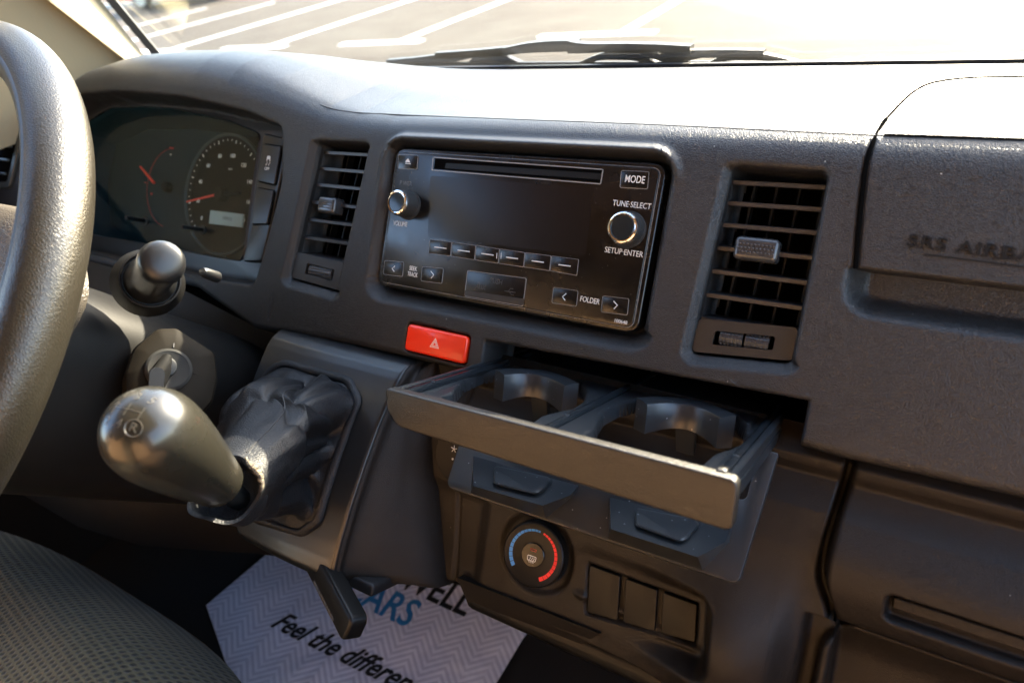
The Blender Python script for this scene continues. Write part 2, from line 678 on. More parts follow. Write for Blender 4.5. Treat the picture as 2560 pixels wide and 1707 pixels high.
def text_on(mb, body, size, origin, ex, ey, width=None, **k):
    """letters placed with a frame: ex along the line, ey up the letters (any 3D frame)"""
    v, f = text_geo(body, size, **k)
    ex = np.array(ex, float)
    ex /= np.linalg.norm(ex)
    ey = np.array(ey, float)
    ey /= np.linalg.norm(ey)
    ez = np.cross(ex, ey)
    if width:
        s = width / (v[:, 0].max() - v[:, 0].min())
        v = v * np.array([s, 1.0, 1.0])
    P = np.array(origin, float) + v[:, :1] * ex + v[:, 1:2] * ey + v[:, 2:3] * ez
    mb.add(P, f)


def smooth01(t):
    t = np.clip(t, 0, 1)
    return t * t * (3 - 2 * t)


def sdf_poly(P, poly):
    """signed distance (neg inside) and outward gradient for points P (N,2)"""
    poly = np.array(ccw([tuple(p) for p in poly]), float)
    best = np.full(len(P), 1e18)
    near = np.zeros_like(P)
    inside = np.zeros(len(P), bool)
    n = len(poly)
    for i in range(n):
        a, b = poly[i], poly[(i + 1) % n]
        e = b - a
        L = e @ e
        if L < 1e-12:
            continue
        t = np.clip(((P - a) @ e) / L, 0, 1)
        q = a + t[:, None] * e
        d = ((P - q) ** 2).sum(1)
        m = d < best
        best[m] = d[m]
        near[m] = q[m]
        c = (a[1] > P[:, 1]) != (b[1] > P[:, 1])
        with np.errstate(divide='ignore', invalid='ignore'):
            xi = (b[0] - a[0]) * (P[:, 1] - a[1]) / (b[1] - a[1] if b[1] != a[1] else 1e-12) + a[0]
        inside ^= c & (P[:, 0] < xi)
    d = np.sqrt(best)
    s = np.where(inside, -d, d)
    g = (P - near) / np.maximum(d, 1e-6)[:, None] * np.where(inside, -1, 1)[:, None]
    return s, g


def pl(x, xs, ys):
    return np.interp(x, xs, ys)


# ================================================================= DASHBOARD
dash = thing('dashboard', 'black leather-grained plastic van dashboard running the full width under the windscreen', 'dashboard',
             (0, 100, -150))

A_CTRL = [(-84, -48), (-92, -20), (-95.0, -8), (-95.0, -3), (-92, -0.4), (-86, 0), (-60, 0), (-30, 0), (0, 0), (30, 0), (48, 0),
          (58, -0.5), (66, -2.8), (73, -7.8), (79, -15.5)]
A_TOP = [(85, 57.5), (120, 57.5), (165, 55), (208, 51), (222, 36)]
for y, z in A_TOP:
    A_CTRL.append((ST * y + CT * z, -CT * y + ST * z))
B_CTRL = [(-84, -48), (-92, -20), (-95.0, -8), (-95.0, -3), (-92, -0.4), (-86, 0), (-60, 0), (-30, 0.5), (5, 2.5), (40, 6), (70, 9.5),
          (82, 11.5), (92, 12.5)]
for y, z in [(50, 93.5), (66, 100), (88, 100.5), (115, 95.5), (165, 79), (208, 60), (222, 42)]:
    B_CTRL.append((ST * y + CT * z, -CT * y + ST * z))
A_CTRL = np.array(A_CTRL, float)
B_CTRL = np.array(B_CTRL, float)
assert len(A_CTRL) == len(B_CTRL)


def catmull(C, s):
    n = len(C)
    i = np.clip(np.floor(s).astype(int), 0, n - 2)
    t = (s - i)[:, None]
    g = lambda k: C[np.clip(i + k, 0, n - 1)]
    p0, p1, p2, p3 = g(-1), g(0), g(1), g(2)
    return 0.5 * (2 * p1 + (p2 - p0) * t + (2 * p0 - 5 * p1 + 4 * p2 - p3) * t ** 2 + (3 * p1 - p0 - 3 * p2 + p3) * t ** 3)


# sample the profile at about 1 mm steps
sv = np.linspace(0, len(A_CTRL) - 1, 4001)
pa = catmull(A_CTRL, sv)
arc = np.concatenate([[0], np.cumsum(np.linalg.norm(np.diff(pa, axis=0), axis=1))])
i0 = np.argmin(np.abs(pa[:, 1]) + np.abs(pa[:, 0]))
arc -= arc[i0]                                       # arc length 0 at u = 0
targets = [arc[0]]
while targets[-1] < arc[-1]:
    a = targets[-1]
    targets.append(a + (1.05 if a < 95 else 2.2))
targets = np.array(targets[:-1] + [arc[-1]])
S = np.interp(targets, arc, sv)
ARC = targets
xs = np.concatenate([np.arange(-720, -345, 3.0), np.arange(-345, -240, 1.8), np.arange(-240, 320, 1.05), np.arange(320, 640, 5.0)])
PA, PB = catmull(A_CTRL, S), catmull(B_CTRL, S)
w = pl(xs, [-720, -640, -590, -530, -470, -410, -330, -285, -240, -210, -180, -150, -115], [0, .05, .35, .75, .95, 1, .97, .86, .60, .38, .17, .05, 0])
lipx = pl(xs, [-720, -310, -290, -228, -180, -120, -66, 205, 225, 301, 640], [12, 12, 6, -11, -7, -4, -3, 2, 1, 3, 3])
X = np.repeat(xs[:, None], len(S), 1)
U = (1 - w)[:, None] * PA[None, :, 0] + w[:, None] * PB[None, :, 0]
N = (1 - w)[:, None] * PA[None, :, 1] + w[:, None] * PB[None, :, 1]
U = U + lipx[:, None] * smooth01((-60 - U) / 30)
SS = np.repeat(ARC[None, :], len(xs), 0)
nx, ns = X.shape
front = (ARC < 78)
Xf, Uf, Nf, Sf = X.ravel().copy(), U.ravel().copy(), N.ravel().copy(), SS.ravel()
P2 = np.stack([Xf, Uf], 1)
G2 = np.zeros_like(P2)
kill = np.zeros(len(Xf), bool)
dep = np.zeros(len(Xf))
isfront = np.repeat(front[None, :], nx, 0).ravel()


def pocket(poly, fil, D, wall=1.4, hole=True, snap=1.05, cham=0.0):
    """recess with a rounded edge cut into the dash face"""
    global P2
    poly = [tuple(p) for p in poly]
    q = np.array(poly)
    mg = max(fil, cham) + 4
    m = isfront & (Xf > q[:, 0].min() - mg) & (Xf < q[:, 0].max() + mg) & (P2[:, 1] < q[:, 1].max() + mg) & (P2[:, 1] > q[:, 1].min() - mg)
    idx = np.where(m)[0]
    s, g = sdf_poly(P2[idx], poly)
    band = (s < max(fil, 3) + 1.2) & (s > -3.2)
    lv = np.round(s / snap) * snap
    mv = np.where(band, lv - s, 0)
    P2[idx] += g * mv[:, None]
    s = s + mv
    d = np.where(s >= fil, 0, 0.0)
    t = np.clip((fil - s) / fil, 0, 1)
    d = fil * 0.8 * (1 - np.sqrt(np.maximum(0, 1 - t ** 2))) if fil > 0 else d
    edge_d = np.full(len(s), fil * 0.8)
    if cham:
        lowc = smooth01((g[:, 1] * -1 + .05) / .6)          # where the rim faces down the dash
        leftc = smooth01((-g[:, 0] - .5) / .4)
        wd = cham * (lowc + .8 * leftc * (1 - lowc))
        tt_ = np.clip((wd - s) / np.maximum(wd, .5), 0, 1)
        dc = np.where(tt_ < .3, tt_ ** 2 / .6, tt_ - .15) * wd * .95
        use = wd > 1
        d = np.where(use, np.maximum(d * .0, dc), d)
        edge_d = np.where(use, dc, edge_d)
    d = np.where(s < 0, edge_d + np.clip(-s / wall, 0, 1) * (D - edge_d), d)
    dep[idx] = np.maximum(dep[idx], d)
    if hole:
        kill[idx[s < -wall - 1.6]] = True


radio_rect = rrect(0, 0, 213, 107, 9)
# raised brow round the radio
s, g = sdf_poly(P2, rrect(0, 0, 213, 107, 12))
brow = np.exp(-((s - 4.2) / np.where(s > 4.2, 3.1, 3.2)) ** 2) * 5.0
wt = (np.clip((Uf - 15) / 30, 0, 1) + .30 * np.clip((Uf + 50) / 40, 0, 1) * np.clip((45 - Uf) / 30, 0, 1)) * np.where(Xf > 100, np.clip(1 - (Xf - 100) / 30, 0, 1) * np.clip((Uf - 38) / 14, 0, 1) + 0.12, 1)
Nf += np.where(isfront, brow * wt, 0)
pocket(radio_rect, 5.0, 13, cham=10.5)
VENT_R = [(140.5, 52), (190.5, 51), (191, -51.5), (135.5, -57)]
VENT_L = [(-183.5, 52), (-128.5, 52.5), (-142, -63), (-199.5, -60)]
pocket(roundpoly(VENT_R, 4, 4), 3.6, 30, wall=1.6, cham=7)
pocket(roundpoly(VENT_L, 4, 4), 3.6, 30, wall=1.6, cham=7)
CLUSTER = [(-221, 61), (-264, 71.5), (-346, 81.5), (-440, 85.5), (-520, 83), (-592, 62), (-614, 10), (-600, -55), (-560, -74),
           (-329, -74), (-236, -70), (-229.5, -42), (-217, 17)]
pocket(roundpoly(CLUSTER, [7, 0, 0, 0, 40, 40, 40, 30, 30, 0, 9, 30, 30], 6), 3.6, 34, wall=1.6)
pocket([(-1, -74), (203.5, -68.5), (203.5, -70), (203.5, -130), (-1, -130)], 2.0, 36)
pocket(rrect(-40.5, -83.5, 55.5, 21.5, 3.5), 1.0, 9)

# recess beneath the airbag lid, in face coordinates
sl, gl = sdf_poly(np.stack([Xf, Sf], 1), roundpoly([(207, -22), (900, -22), (900, 60), (207, 60)], [16, 0, 0, 0], 8))
rec = 15.0 * smooth01(-sl / 13.0) * (Sf < 3.6)
rec = np.where(isfront, rec, 0)
dep = np.maximum(dep, rec)
Nf = np.where(isfront, Nf, Nf)

# dig along the face normal
Nd = Nf - dep
Xf, Uf2 = P2[:, 0], P2[:, 1]
V = np.stack([Xf, Uf2, Nd], 1)

# grooves: distance in (x, arc) space to polylines found where the seams run
scr = pxF(np.stack([X.ravel(), U.ravel(), Nf], 1))


def hit(px, py):
    m = (Sf > -60)
    d = np.where(m, (scr[:, 0] - px) ** 2 + (scr[:, 1] - py) ** 2, 1e12)
    i = d.argmin()
    return (X.ravel()[i], Sf[i])


def polydist(P, pts):
    best = np.full(len(P), 1e9)
    pts = np.array(pts, float)
    for a, b in zip(pts[:-1], pts[1:]):
        e = b - a
        t = np.clip(((P - a) @ e) / (e @ e), 0, 1)
        best = np.minimum(best, np.linalg.norm(P - (a + t[:, None] * e), axis=1))
    return best


XS = np.stack([X.ravel(), Sf], 1)
lid_pts = [(212.5, 3.2), (209.5, 30)] + [hit(*p) for p in [(2166, 410), (2185, 355), (2215, 300), (2262, 250), (2310, 215), (2360, 203), (2440, 195), (2556, 191)]] + [(640, 0)]
lid_pts = lid_pts[:-2] + [(lid_pts[-3][0] + 25, lid_pts[-3][1] + 1.0), (lid_pts[-3][0] + 60, lid_pts[-3][1] + 1.2), (lid_pts[-3][0] + 130, lid_pts[-3][1] + 1.2), (640, lid_pts[-3][1] + 1.2)]
lid_poly = [(212.5, 3.2)] + lid_pts[1:] + [(640, 3.2)]


def groove(pts, wd, dp, s0=-1e9, s1=1e9):
    d = polydist(XS, pts)
    a = np.clip(1 - d / wd, 0, 1) ** 0.5 * dp
    m = (Sf > s0) & (Sf < s1)
    # dig along the local surface normal: up on the top pad, out on the face
    ontop = smooth01((Sf - 55) / 30)
    global V
    aa = np.where(m, a, 0)
    V[:, 1] -= aa * ontop * CT
    V[:, 2] -= aa * (1 - ontop) + aa * ontop * ST


groove(lid_pts[:4], 2.4, 1.2)
hs_ = hit(2400, 346)[1]
hinge = [(212.5, hs_), (240, hs_), (300, hs_), (420, hs_), (640, hs_)]
seam = [hit(*p) for p in [(800, 262), (845, 275), (900, 284), (1000, 288), (1300, 300), (1600, 312), (1980, 330), (2226, 339)]]
groove([(-212, -86), (-211, -72)], 1.2, 0.8)

idx = np.arange(nx * ns).reshape(nx, ns)
XGi, SGi = X[:, 0], ARC


def on_surf(p):
    i = int(np.argmin(np.abs(XGi - p[0])))
    j = int(np.argmin(np.abs(SGi - p[1])))
    fx_ = (p[0] - XGi[i]) / (XGi[min(i + 1, nx - 1)] - XGi[i] + 1e-9)
    q = np.array([p[0], U[i, j], Nf.reshape(nx, ns)[i, j]])
    j2 = min(j + 1, ns - 1)
    q2 = np.array([p[0], U[i, j2], Nf.reshape(nx, ns)[i, j2]])
    t = (p[1] - SGi[j]) / (SGi[j2] - SGi[j] + 1e-9)
    return q + (q2 - q) * t


def seam_line(pts, r0, sink=0.1, name='panel_gap', m='slot_dark', par=None):
    pts = np.array(pts, float)
    tt_ = np.linspace(0, len(pts) - 1, (len(pts) - 1) * 10 + 1)
    C_ = catmull(pts, tt_)
    P_ = np.array([on_surf(c) for c in C_])
    for _ in range(20):
        P_[1:-1] = (P_[:-2] + 2 * P_[1:-1] + P_[2:]) / 4
    up_ = smooth01((C_[:, 1:2] - 45) / 30)
    P_ = P_ - sink * (np.array([0, CT, ST]) * up_ + np.array([0, 0, 1.0]) * (1 - up_))
    mbb = MB()
    mbb.tube(P_, r0, 8)
    return mbb.build(name, m, par or dash, smooth=60)


F4 = np.stack([idx[:-1, :-1], idx[1:, :-1], idx[1:, 1:], idx[:-1, 1:]], -1).reshape(-1, 4)
deadf = kill[F4].all(1)
F4 = F4[~deadf]
cen = XS[F4].mean(1)
sp, _ = sdf_poly(cen, lid_poly)
isl = sp < 0
WV = W(V)


def big_mesh(name, Vw, faces, material, parent, **k):
    used = np.unique(faces)
    remap = np.full(len(Vw), -1)
    remap[used] = np.arange(len(used))
    v = Vw[used] * MM
    c = np.array(WLOC[parent.name])
    me = bpy.data.meshes.new(name)
    f = remap[faces]
    me.vertices.add(len(v))
    me.vertices.foreach_set('co', (v - c).astype(np.float32).ravel())
    me.loops.add(f.size)
    me.polygons.add(len(f))
    me.loops.foreach_set('vertex_index', f.ravel().astype(np.int32))
    me.polygons.foreach_set('loop_start', np.arange(0, f.size, 4, dtype=np.int32))
    me.polygons.foreach_set('use_smooth', np.ones(len(f), bool))
    me.update(calc_edges=True)
    me.validate()
    me.materials.append(MATS[material])
    o = bpy.data.objects.new(name, me)
    col.objects.link(o)
    o.parent = parent
    WLOC[o.name] = Vector(c)
    return tagit(o, **k)


seam_line(lid_pts[:5], 1.15, -.1)
seam_line(lid_pts[4:], .6, -.2)
seam_line(hinge, .5, -.5)
seam_line(seam, .42, .12, 'pad_seam', 'dash_skin')
big_mesh('top_pad', WV, F4[~isl], 'dash_skin', dash)
lid = big_mesh('airbag_lid', WV, F4[isl], 'dash_skin', dash)
# moulded letters on the lid
mb = MB()
o_ = atF(2432, 645, 0.0)
e1 = atF(2556, 664, 0.0) - atF(2310, 632, 0.0)
for body, px in (('SRS AIRBAG', (2449, 625)),):
    c = atF(*px, 0.15)
    text_on(mb, body, 8.6, c, (1, -0.03, 0), (0, 1, 0), width=60, extrude=0.9, bold=0.10, spacing=1.1)
a = atF(2308, 637, 0.1)
mb.prism([(a[0], a[1]), (a[0] + 70, a[1] - 1.6), (a[0] + 70, a[1] - 1.0), (a[0], a[1] + 0.6)], -0.4, 0.45)
mb.build('embossed_lettering', 'emboss_dark', lid)

# ----- lower dash (centre stack, knee bolster, glovebox)
GX = 229.0
xl = np.concatenate([np.arange(-64, 330, 1.3), np.arange(330, 640, 6)])
ul = np.concatenate([np.arange(-84, -262, -1.2)])
XL, UL = np.meshgrid(xl, ul, indexing='ij')
gapx0 = GX + 8 * smooth01((-150 - UL) / 34) ** 2 - 4 * np.exp(-((UL + 150) / 40) ** 2)
XG = XL.copy()
XL = XL + (gapx0 - GX) * np.exp(-((XL - GX) / 22) ** 2)
NL = pl(UL, [-262, -200, -150, -128, -116, -110, -105, -100, -95, -84], [-18, -14, -12, -14, -19, -21, -17, -15, -19, -26])
# knee bulge at the right of the stack
d2 = ((XL - 184) / 40) ** 2 + ((UL + 222) / 48) ** 2
NL = NL + 26 * np.exp(-d2 * 1.2) * smooth01((GX - XL) / 22)
NL -= 5 * smooth01((XL - 40) / 50) * smooth01((135 - XL) / 20) * smooth01((-186 - UL) / 8) * 0
# glovebox bulges and falls away to the bottom
gb = smooth01((XL - gapx0) / 5)
NL += gb * (6 * smooth01((-118 - UL) / 30) - 22 * smooth01((-150 - UL) / 60) ** 1.5)
NL += 4 * gb
# gap between stack and glovebox lid
gapx = GX + 8 * smooth01((-150 - UL) / 34) ** 2 - 4 * np.exp(-((UL + 150) / 40) ** 2)
NL -= 12 * np.clip(1 - np.abs(XL - gapx) / 2.6, 0, 1) ** 0.4 * (UL > -183)
# lid bottom edge; below it a rounded kick panel further in
below = smooth01((-181 - UL) / 2.5) * (XL > gapx0 + 3)
NL -= below * 13
d3, _ = sdf_poly(np.stack([XL.ravel(), UL.ravel()], 1), roundpoly([(231, -186), (700, -186), (700, -400), (231, -400)], [16, 0, 0, 0], 8))
d3 = d3.reshape(XL.shape)
NL -= np.where(UL < -184, 11 * smooth01((d3 + 3) / 3.0) * (XL > 222) * smooth01((XL - 222) / 3), 0)
# handle recess in the glovebox
hr = roundpoly([(257.5, -157), (420, -157), (420, -171), (258.5, -171)], 3, 4)
d4, _ = sdf_poly(np.stack([XL.ravel(), UL.ravel()], 1), hr)
d4 = d4.reshape(XL.shape)
NL -= 9 * smooth01((-d4 + 1) / 2.2)
# round seat of the temperature dial and of the fan dial
for cx, cy, r in ((56, -209, 30), (-6, -152, 26)):
    q = np.hypot(XL - cx, UL - cy)
    NL -= 3.5 * smooth01((r - q) / 6)
# soft step to the left of the dial
NL -= 4 * smooth01((18 - XL) / 12) * smooth01((-178 - UL) / 14)
# recess of the three blank switches
BL = [atF(1473, 1412, -16), atF(1742, 1512, -16), atF(1736, 1607, -16), atF(1466, 1530, -16)]
bq = [(p[0], p[1]) for p in BL]
d5, _ = sdf_poly(np.stack([XL.ravel(), UL.ravel()], 1), offset(ccw(bq), 1.0))
d5 = d5.reshape(XL.shape)
flat5 = smooth01((14 - d5) / 10)
NL = NL * (1 - flat5) + (-16.0) * flat5
NL -= 4.0 * smooth01((-d5 + 0.8) / 1.6)
# rounded ledge under the blanks
NL += 2.2 * np.exp(-(((UL + 225.5 + 0.06 * (XL - 100)) / 2.4) ** 2)) * smooth01((XL - 84) / 8) * smooth01((182 - XL) / 14)
# vertical seam on the left beside the shifter housing
sx = -17 + 9 * smooth01((-130 - UL) / 120)
NL -= 1.6 * np.clip(1 - np.abs(XL - sx) / 1.6, 0, 1)
NL += 1.5 * smooth01((sx - XL) / 2)
# shift seam along the knee panel bottom
NL[:, -6:] -= np.array([2, 6, 14, 26, 42, 60.])[None, :]
nxl, nul = XL.shape
VL = np.stack([XL.ravel(), UL.ravel(), NL.ravel()], 1)
il = np.arange(nxl * nul).reshape(nxl, nul)
FL = np.stack([il[:-1, :-1], il[:-1, 1:], il[1:, 1:], il[1:, :-1]], -1).reshape(-1, 4)
cl = VL[FL].mean(1)
isg = (np.stack([XG.ravel()], 1)[FL].mean(1)[:, 0] > GX + .2) & (cl[:, 1] > -184)
big_mesh('lower_panel', W(VL), FL[~isg], 'dash_fine', dash)
glove = big_mesh('glovebox_lid', W(VL), FL[isg], 'dash_fine', dash)


def nl(x, u):
    i = np.argmin(np.abs(xl - x))
    j = np.argmin(np.abs(ul - u))
    return NL[i, j]


mb = MB()
mb.prism(roundpoly([(260, -158.5), (420, -158.5), (420, -165), (260.5, -165)], 1.5, 3), nl(300, -164) - 2, nl(300, -164) + 4.5, 1.2)
mb.build('handle', 'dash_fine', glove)

# strip box under the stack
mb = MB()
p = [atF(1143, 1443, -14), atF(1500, 1583, -14), atF(1440, 1618, -22), atF(1172, 1515, -22)]
mb.rings([[(q[0], q[1], q[2]) for q in p], [(q[0] + 2, q[1] - 1, -70) for q in p]], cap1=True)
mb.build('lower_trim', 'dash_fine', dash)
mb = MB()
mb.box((120, -262, -40), (230, 16, 40), 5)
mb.box((92, -268, -28), (14, 3, 5), 0.8)
mb.box((119, -269, -28), (12, 3, 5), 0.8)
mb.build('underside_bracket', 'blank', dash)

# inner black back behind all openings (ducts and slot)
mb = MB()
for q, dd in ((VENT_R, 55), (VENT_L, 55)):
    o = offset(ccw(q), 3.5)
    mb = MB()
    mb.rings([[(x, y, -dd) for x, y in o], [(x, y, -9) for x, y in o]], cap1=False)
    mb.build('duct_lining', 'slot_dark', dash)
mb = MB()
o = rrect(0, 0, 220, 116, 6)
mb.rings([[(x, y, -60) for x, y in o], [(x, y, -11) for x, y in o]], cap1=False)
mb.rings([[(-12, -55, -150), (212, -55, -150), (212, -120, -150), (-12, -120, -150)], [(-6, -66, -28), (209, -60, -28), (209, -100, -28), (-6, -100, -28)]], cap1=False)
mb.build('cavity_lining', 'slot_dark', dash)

# ----- hazard switch
hz = MB()
hz.prism(rrect(-40.5, -83.5, 53.0, 19.2, 3.0), -9, 1.6, 2.0, 4)
hazard = hz.build('hazard_switch', 'hazard_red', dash, label='bright red hazard light switch with a pale warning triangle')
mb = MB()
for R0, wd in ((4.7, 0.55), (2.7, 0.5)):
    tri = [(-40.5 + R0 * math.cos(rad(90 + 120 * k)), -84.3 + R0 * math.sin(rad(90 + 120 * k))) for k in range(3)]
    frame_mesh(mb, tri, wd, 1.4, 1.68)
mb.build('warning_triangle', 'hazard_print', hazard)


# ----- air vents
def vent(quad, name_label, slat_b, tab_b, plate_b, wheel_two, n_vanes=4, hshift=0.0):
    """quad: TL, TR, BR, BL in (x,u)"""
    TL, TR, BR, BLq = [np.array(q, float) for q in quad]

    def at(a, b, n):
        p = (TL * (1 - a) + TR * a) * (1 - b) + (BLq * (1 - a) + BR * a) * b
        return np.array([p[0], p[1], n])
    body = MB()
    # lining of the opening
    ring = roundpoly(quad, 4, 4)
    rr_ = offset(ccw(ring), -0.4)
    body.rings([[(x, y, -6.5) for x, y in rr_], [(x, y, -34) for x, y in rr_]], cap0=False, cap1=False)
    b = body.build('air_vent', 'vane', dash, label=name_label)
    # lower plate with its thumb wheel
    mb = MB()
    pp = [at(0.0, plate_b, 0)[:2], at(1, plate_b, 0)[:2], at(1, 0.985, 0)[:2], at(0.0, 0.985, 0)[:2]]
    wx = 0.5 if wheel_two else 0.52
    hw = 0.30 if wheel_two else 0.27
    wb0, wb1 = plate_b + (1 - plate_b) * 0.30, plate_b + (1 - plate_b) * 0.68
    o = offset(ccw(roundpoly([tuple(q) for q in pp], 2.2, 4)), -0.3)
    w4 = ccw([tuple(at(wx - hw, wb0, 0)[:2]), tuple(at(wx + hw, wb0, 0)[:2]), tuple(at(wx + hw, wb1, 0)[:2]), tuple(at(wx - hw, wb1, 0)[:2])])
    w4 = roundpoly(w4, 0.8, 3)
    nP = -6.0
    # plate as a ring between outline and wheel slot
    oo = resample(o, 64)
    ww = resample(w4, 64)
    k0 = min(range(64), key=lambda k: (oo[k][0] - oo[0][0]) ** 2)
    # align both loops by angle round the slot centre
    c0 = np.mean(np.array(ww), 0)
    sang = lambda L: sorted(L, key=lambda q: math.atan2(q[1] - c0[1], q[0] - c0[0]))
    oo, ww = sang(oo), sang(ww)
    mb.rings([[(x, y, nP - 6) for x, y in oo], [(x, y, nP) for x, y in oo], [(x, y, nP) for x, y in ww], [(x, y, nP - 4) for x, y in ww]], cap0=False, cap1=False)
    mb.build('plate', 'vent_plate', b)
    mb = MB()
    c = at(wx, (wb0 + wb1) / 2, 0)
    r = abs(at(0, wb0, 0)[1] - at(0, wb1, 0)[1]) / 2
    x0, x1 = at(wx - hw, .9, 0)[0] + 3, at(wx + hw, .9, 0)[0] - 3
    segs = 30
    for (q0, q1) in (((x0, (x0 + x1) / 2 - 0.7), ((x0 + x1) / 2 + 0.7, x1)) if wheel_two else ((x0, x1),)):
        for row in range(7):
            aa = rad(-78 + 26 * row)
            nn = max(3, int((q1 - q0) / 1.9))
            for kk in range(nn):
                xx = q0 + (kk + 0.5) * (q1 - q0) / nn
                mb.box((xx, c[1] + (r + 0.6) * math.sin(aa) * 1.0, nP - 5.2 + 5.4 * math.cos(aa)), (1.1, 0.9, 1.6), 0.3)
        mb.tube([(q0, c[1], nP - 5), (q1, c[1], nP - 5)], [r + 0.6, r + 0.6], 28)
    mb.build('thumb_wheel', 'tab_grip', b)
    # slats: one first, then the same piece again
    proto = None
    for k, bb in enumerate(slat_b):
        L, Rr = at(0.01, bb[0], -9), at(0.99, bb[1], -9)
        mb = MB()
        prof = [(0, 0.95), (-0.6, 1.35), (-15, 3.4), (-15, 1.4), (-1.2, -1.35), (-0.3, -1.15)]
        mb.rings([[(L[0], L[1] + q[1], -9 + q[0]) for q in prof], [(Rr[0], Rr[1] + q[1], -9 + q[0]) for q in prof]])
        mb.build('slat', 'slat', b, smooth=50)
    for k in range(n_vanes):
        a_ = (k + 0.72) / n_vanes
        t0, t1 = at(a_, 0.01, -24), at(a_, plate_b - 0.01, -24)
        mb = MB()
        mb.rings([[(t0[0] - .6, t0[1], -27), (t0[0] + .6, t0[1], -27), (t0[0] + .6, t0[1], -34), (t0[0] - .6, t0[1], -34)],
                  [(t1[0] - .6, t1[1], -27), (t1[0] + .6, t1[1], -27), (t1[0] + .6, t1[1], -34), (t1[0] - .6, t1[1], -34)]])
        mb.build('vane', 'vane', b, smooth=None)
    # grip tab with a dotted face
    c = at(0.5 + hshift, tab_b, 0)
    mb = MB()
    w_, h_ = 24.0 if wheel_two else 19.0, 13.0
    mb.prism(rrect(c[0], c[1], w_, h_, 2.6, 4), -12, -1.5, 2.8, 4)
    for i in range(10 if wheel_two else 8):
        for j in range(5):
            xx = c[0] - w_ / 2 + 2.8 + i * (w_ - 5.6) / (9 if wheel_two else 7) + (0.5 if j % 2 else -0.4)
            yy = c[1] - h_ / 2 + 2.2 + j * (h_ - 4.4) / 4
            e = abs(j - 2) / 2
            mb.box((xx, yy, -1.5 - 1.2 * e ** 4), (1.15, 1.1, 1.5), 0.4)
    mb.build('grip_tab', 'tab_grip', b)
    return b


def resample(poly, n):
    p = np.array(list(poly) + [poly[0]], float)
    d = np.concatenate([[0], np.cumsum(np.linalg.norm(np.diff(p, axis=0), axis=1))])
    t = np.linspace(0, d[-1], n, endpoint=False)
    return [(float(np.interp(k, d, p[:, 0])), float(np.interp(k, d, p[:, 1]))) for k in t]


def slat_rows(px_rows, quad, n=-9):
    """vertical place of every slat: fraction at the left and right end"""
    TL, TR, BR, BLq = [np.array(q, float) for q in quad]
    out = []
    for (l, r) in px_rows:
        a, b = atF(*l, n), atF(*r, n)
        out.append(((TL[1] - a[1]) / (TL[1] - BLq[1]), (TR[1] - b[1]) / (TR[1] - BR[1])))
    return out


s7 = 1 / 2.7025
rowsR = [((1700 + x0 * s7, 380 + y0 * s7), (1700 + x1 * s7, 380 + y1 * s7)) for x0, y0, x1, y1 in
         [(335, 202, 1000, 240), (290, 342, 960, 388), (245, 487, 920, 545), (205, 642, 880, 713), (168, 797, 850, 882), (135, 957, 808, 1052), (108, 1117, 780, 1223)]]
s8 = 1 / 2.239
rowsL = [((640 + x0 * s8, 250 + y0 * s8), (640 + x1 * s8, 250 + y1 * s8)) for x0, y0, x1, y1 in
         [(335, 290, 613, 306), (300, 378, 578, 400), (268, 466, 545, 493), (242, 562, 518, 595), (218, 658, 495, 693), (205, 757, 478, 798), (195, 855, 465, 902)]]
vent(VENT_R, 'wide central air vent between the radio and the airbag lid', slat_rows(rowsR, VENT_R), 0.415, 0.80, True, hshift=-.06)
vent(VENT_L, 'narrow central air vent between the instruments and the radio', slat_rows(rowsL, VENT_L), 0.43, 0.79, False, hshift=-.08)

# ----- instrument cluster
clu = MB()
# housing walls and back plate
o = [(-224, 58), (-264, 68), (-346, 78), (-440, 82), (-520, 79), (-580, 56), (-590, 5), (-575, -50), (-540, -66), (-329, -66), (-240, -63), (-233, -40), (-221, 17)]
o2 = [(x * 0.97 - 12, y * 0.86) for x, y in o]
clu.rings([[(x, y, -26) for x, y in o], [(x, y, -66) for x, y in o2]], cap0=False, cap1=True)
cluster = clu.build('instrument_cluster', 'gauge_face', dash)
GN = -62.0


def G(px, py):
    return atF(px, py, GN)


# rounded bezel around the lens
mb = MB()
lens = [atF(x, y, -24)[:2] for x, y in [(652, 335), (560, 296), (420, 268), (250, 262), (120, 300), (60, 420), (80, 560), (230, 588), (440, 624), (560, 648), (608, 655)]]
lens = roundpoly([tuple(p) for p in lens], [6, 0, 0, 0, 20, 20, 20, 8, 0, 0, 7], 5)
outer = [(-216, 66), (-264, 75), (-346, 86), (-440, 90), (-520, 86), (-600, 60), (-612, 5), (-600, -60), (-560, -78), (-329, -78), (-232, -75), (-226, -42), (-213, 17)]
outer = roundpoly(outer, 5, 3)
cc = (-420, 5)
L1 = sorted(resample(ccw(outer), 220), key=lambda q: math.atan2(q[1] - cc[1], q[0] - cc[0]))
L2 = sorted(resample(ccw(lens), 220), key=lambda q: math.atan2(q[1] - cc[1], q[0] - cc[0]))
mb.rings([[(x, y, -27) for x, y in L1], [(x * .995 + y * 0, y, -24) for x, y in L2], [(x, y, -22.5) for x, y in L2],
          [(x - 0.6 * np.sign(x + 420), y - 0.6 * np.sign(y), -23) for x, y in L2], [(x, y, -40) for x, y in L2]], cap0=False, cap1=False)
mb.build('bezel', 'bezel', cluster)
mb = MB()
mb.rings([[(x, y, -31) for x, y in L2], [(x, y, -30) for x, y in L2]])
mb.build('lens', 'cluster_lens', cluster)
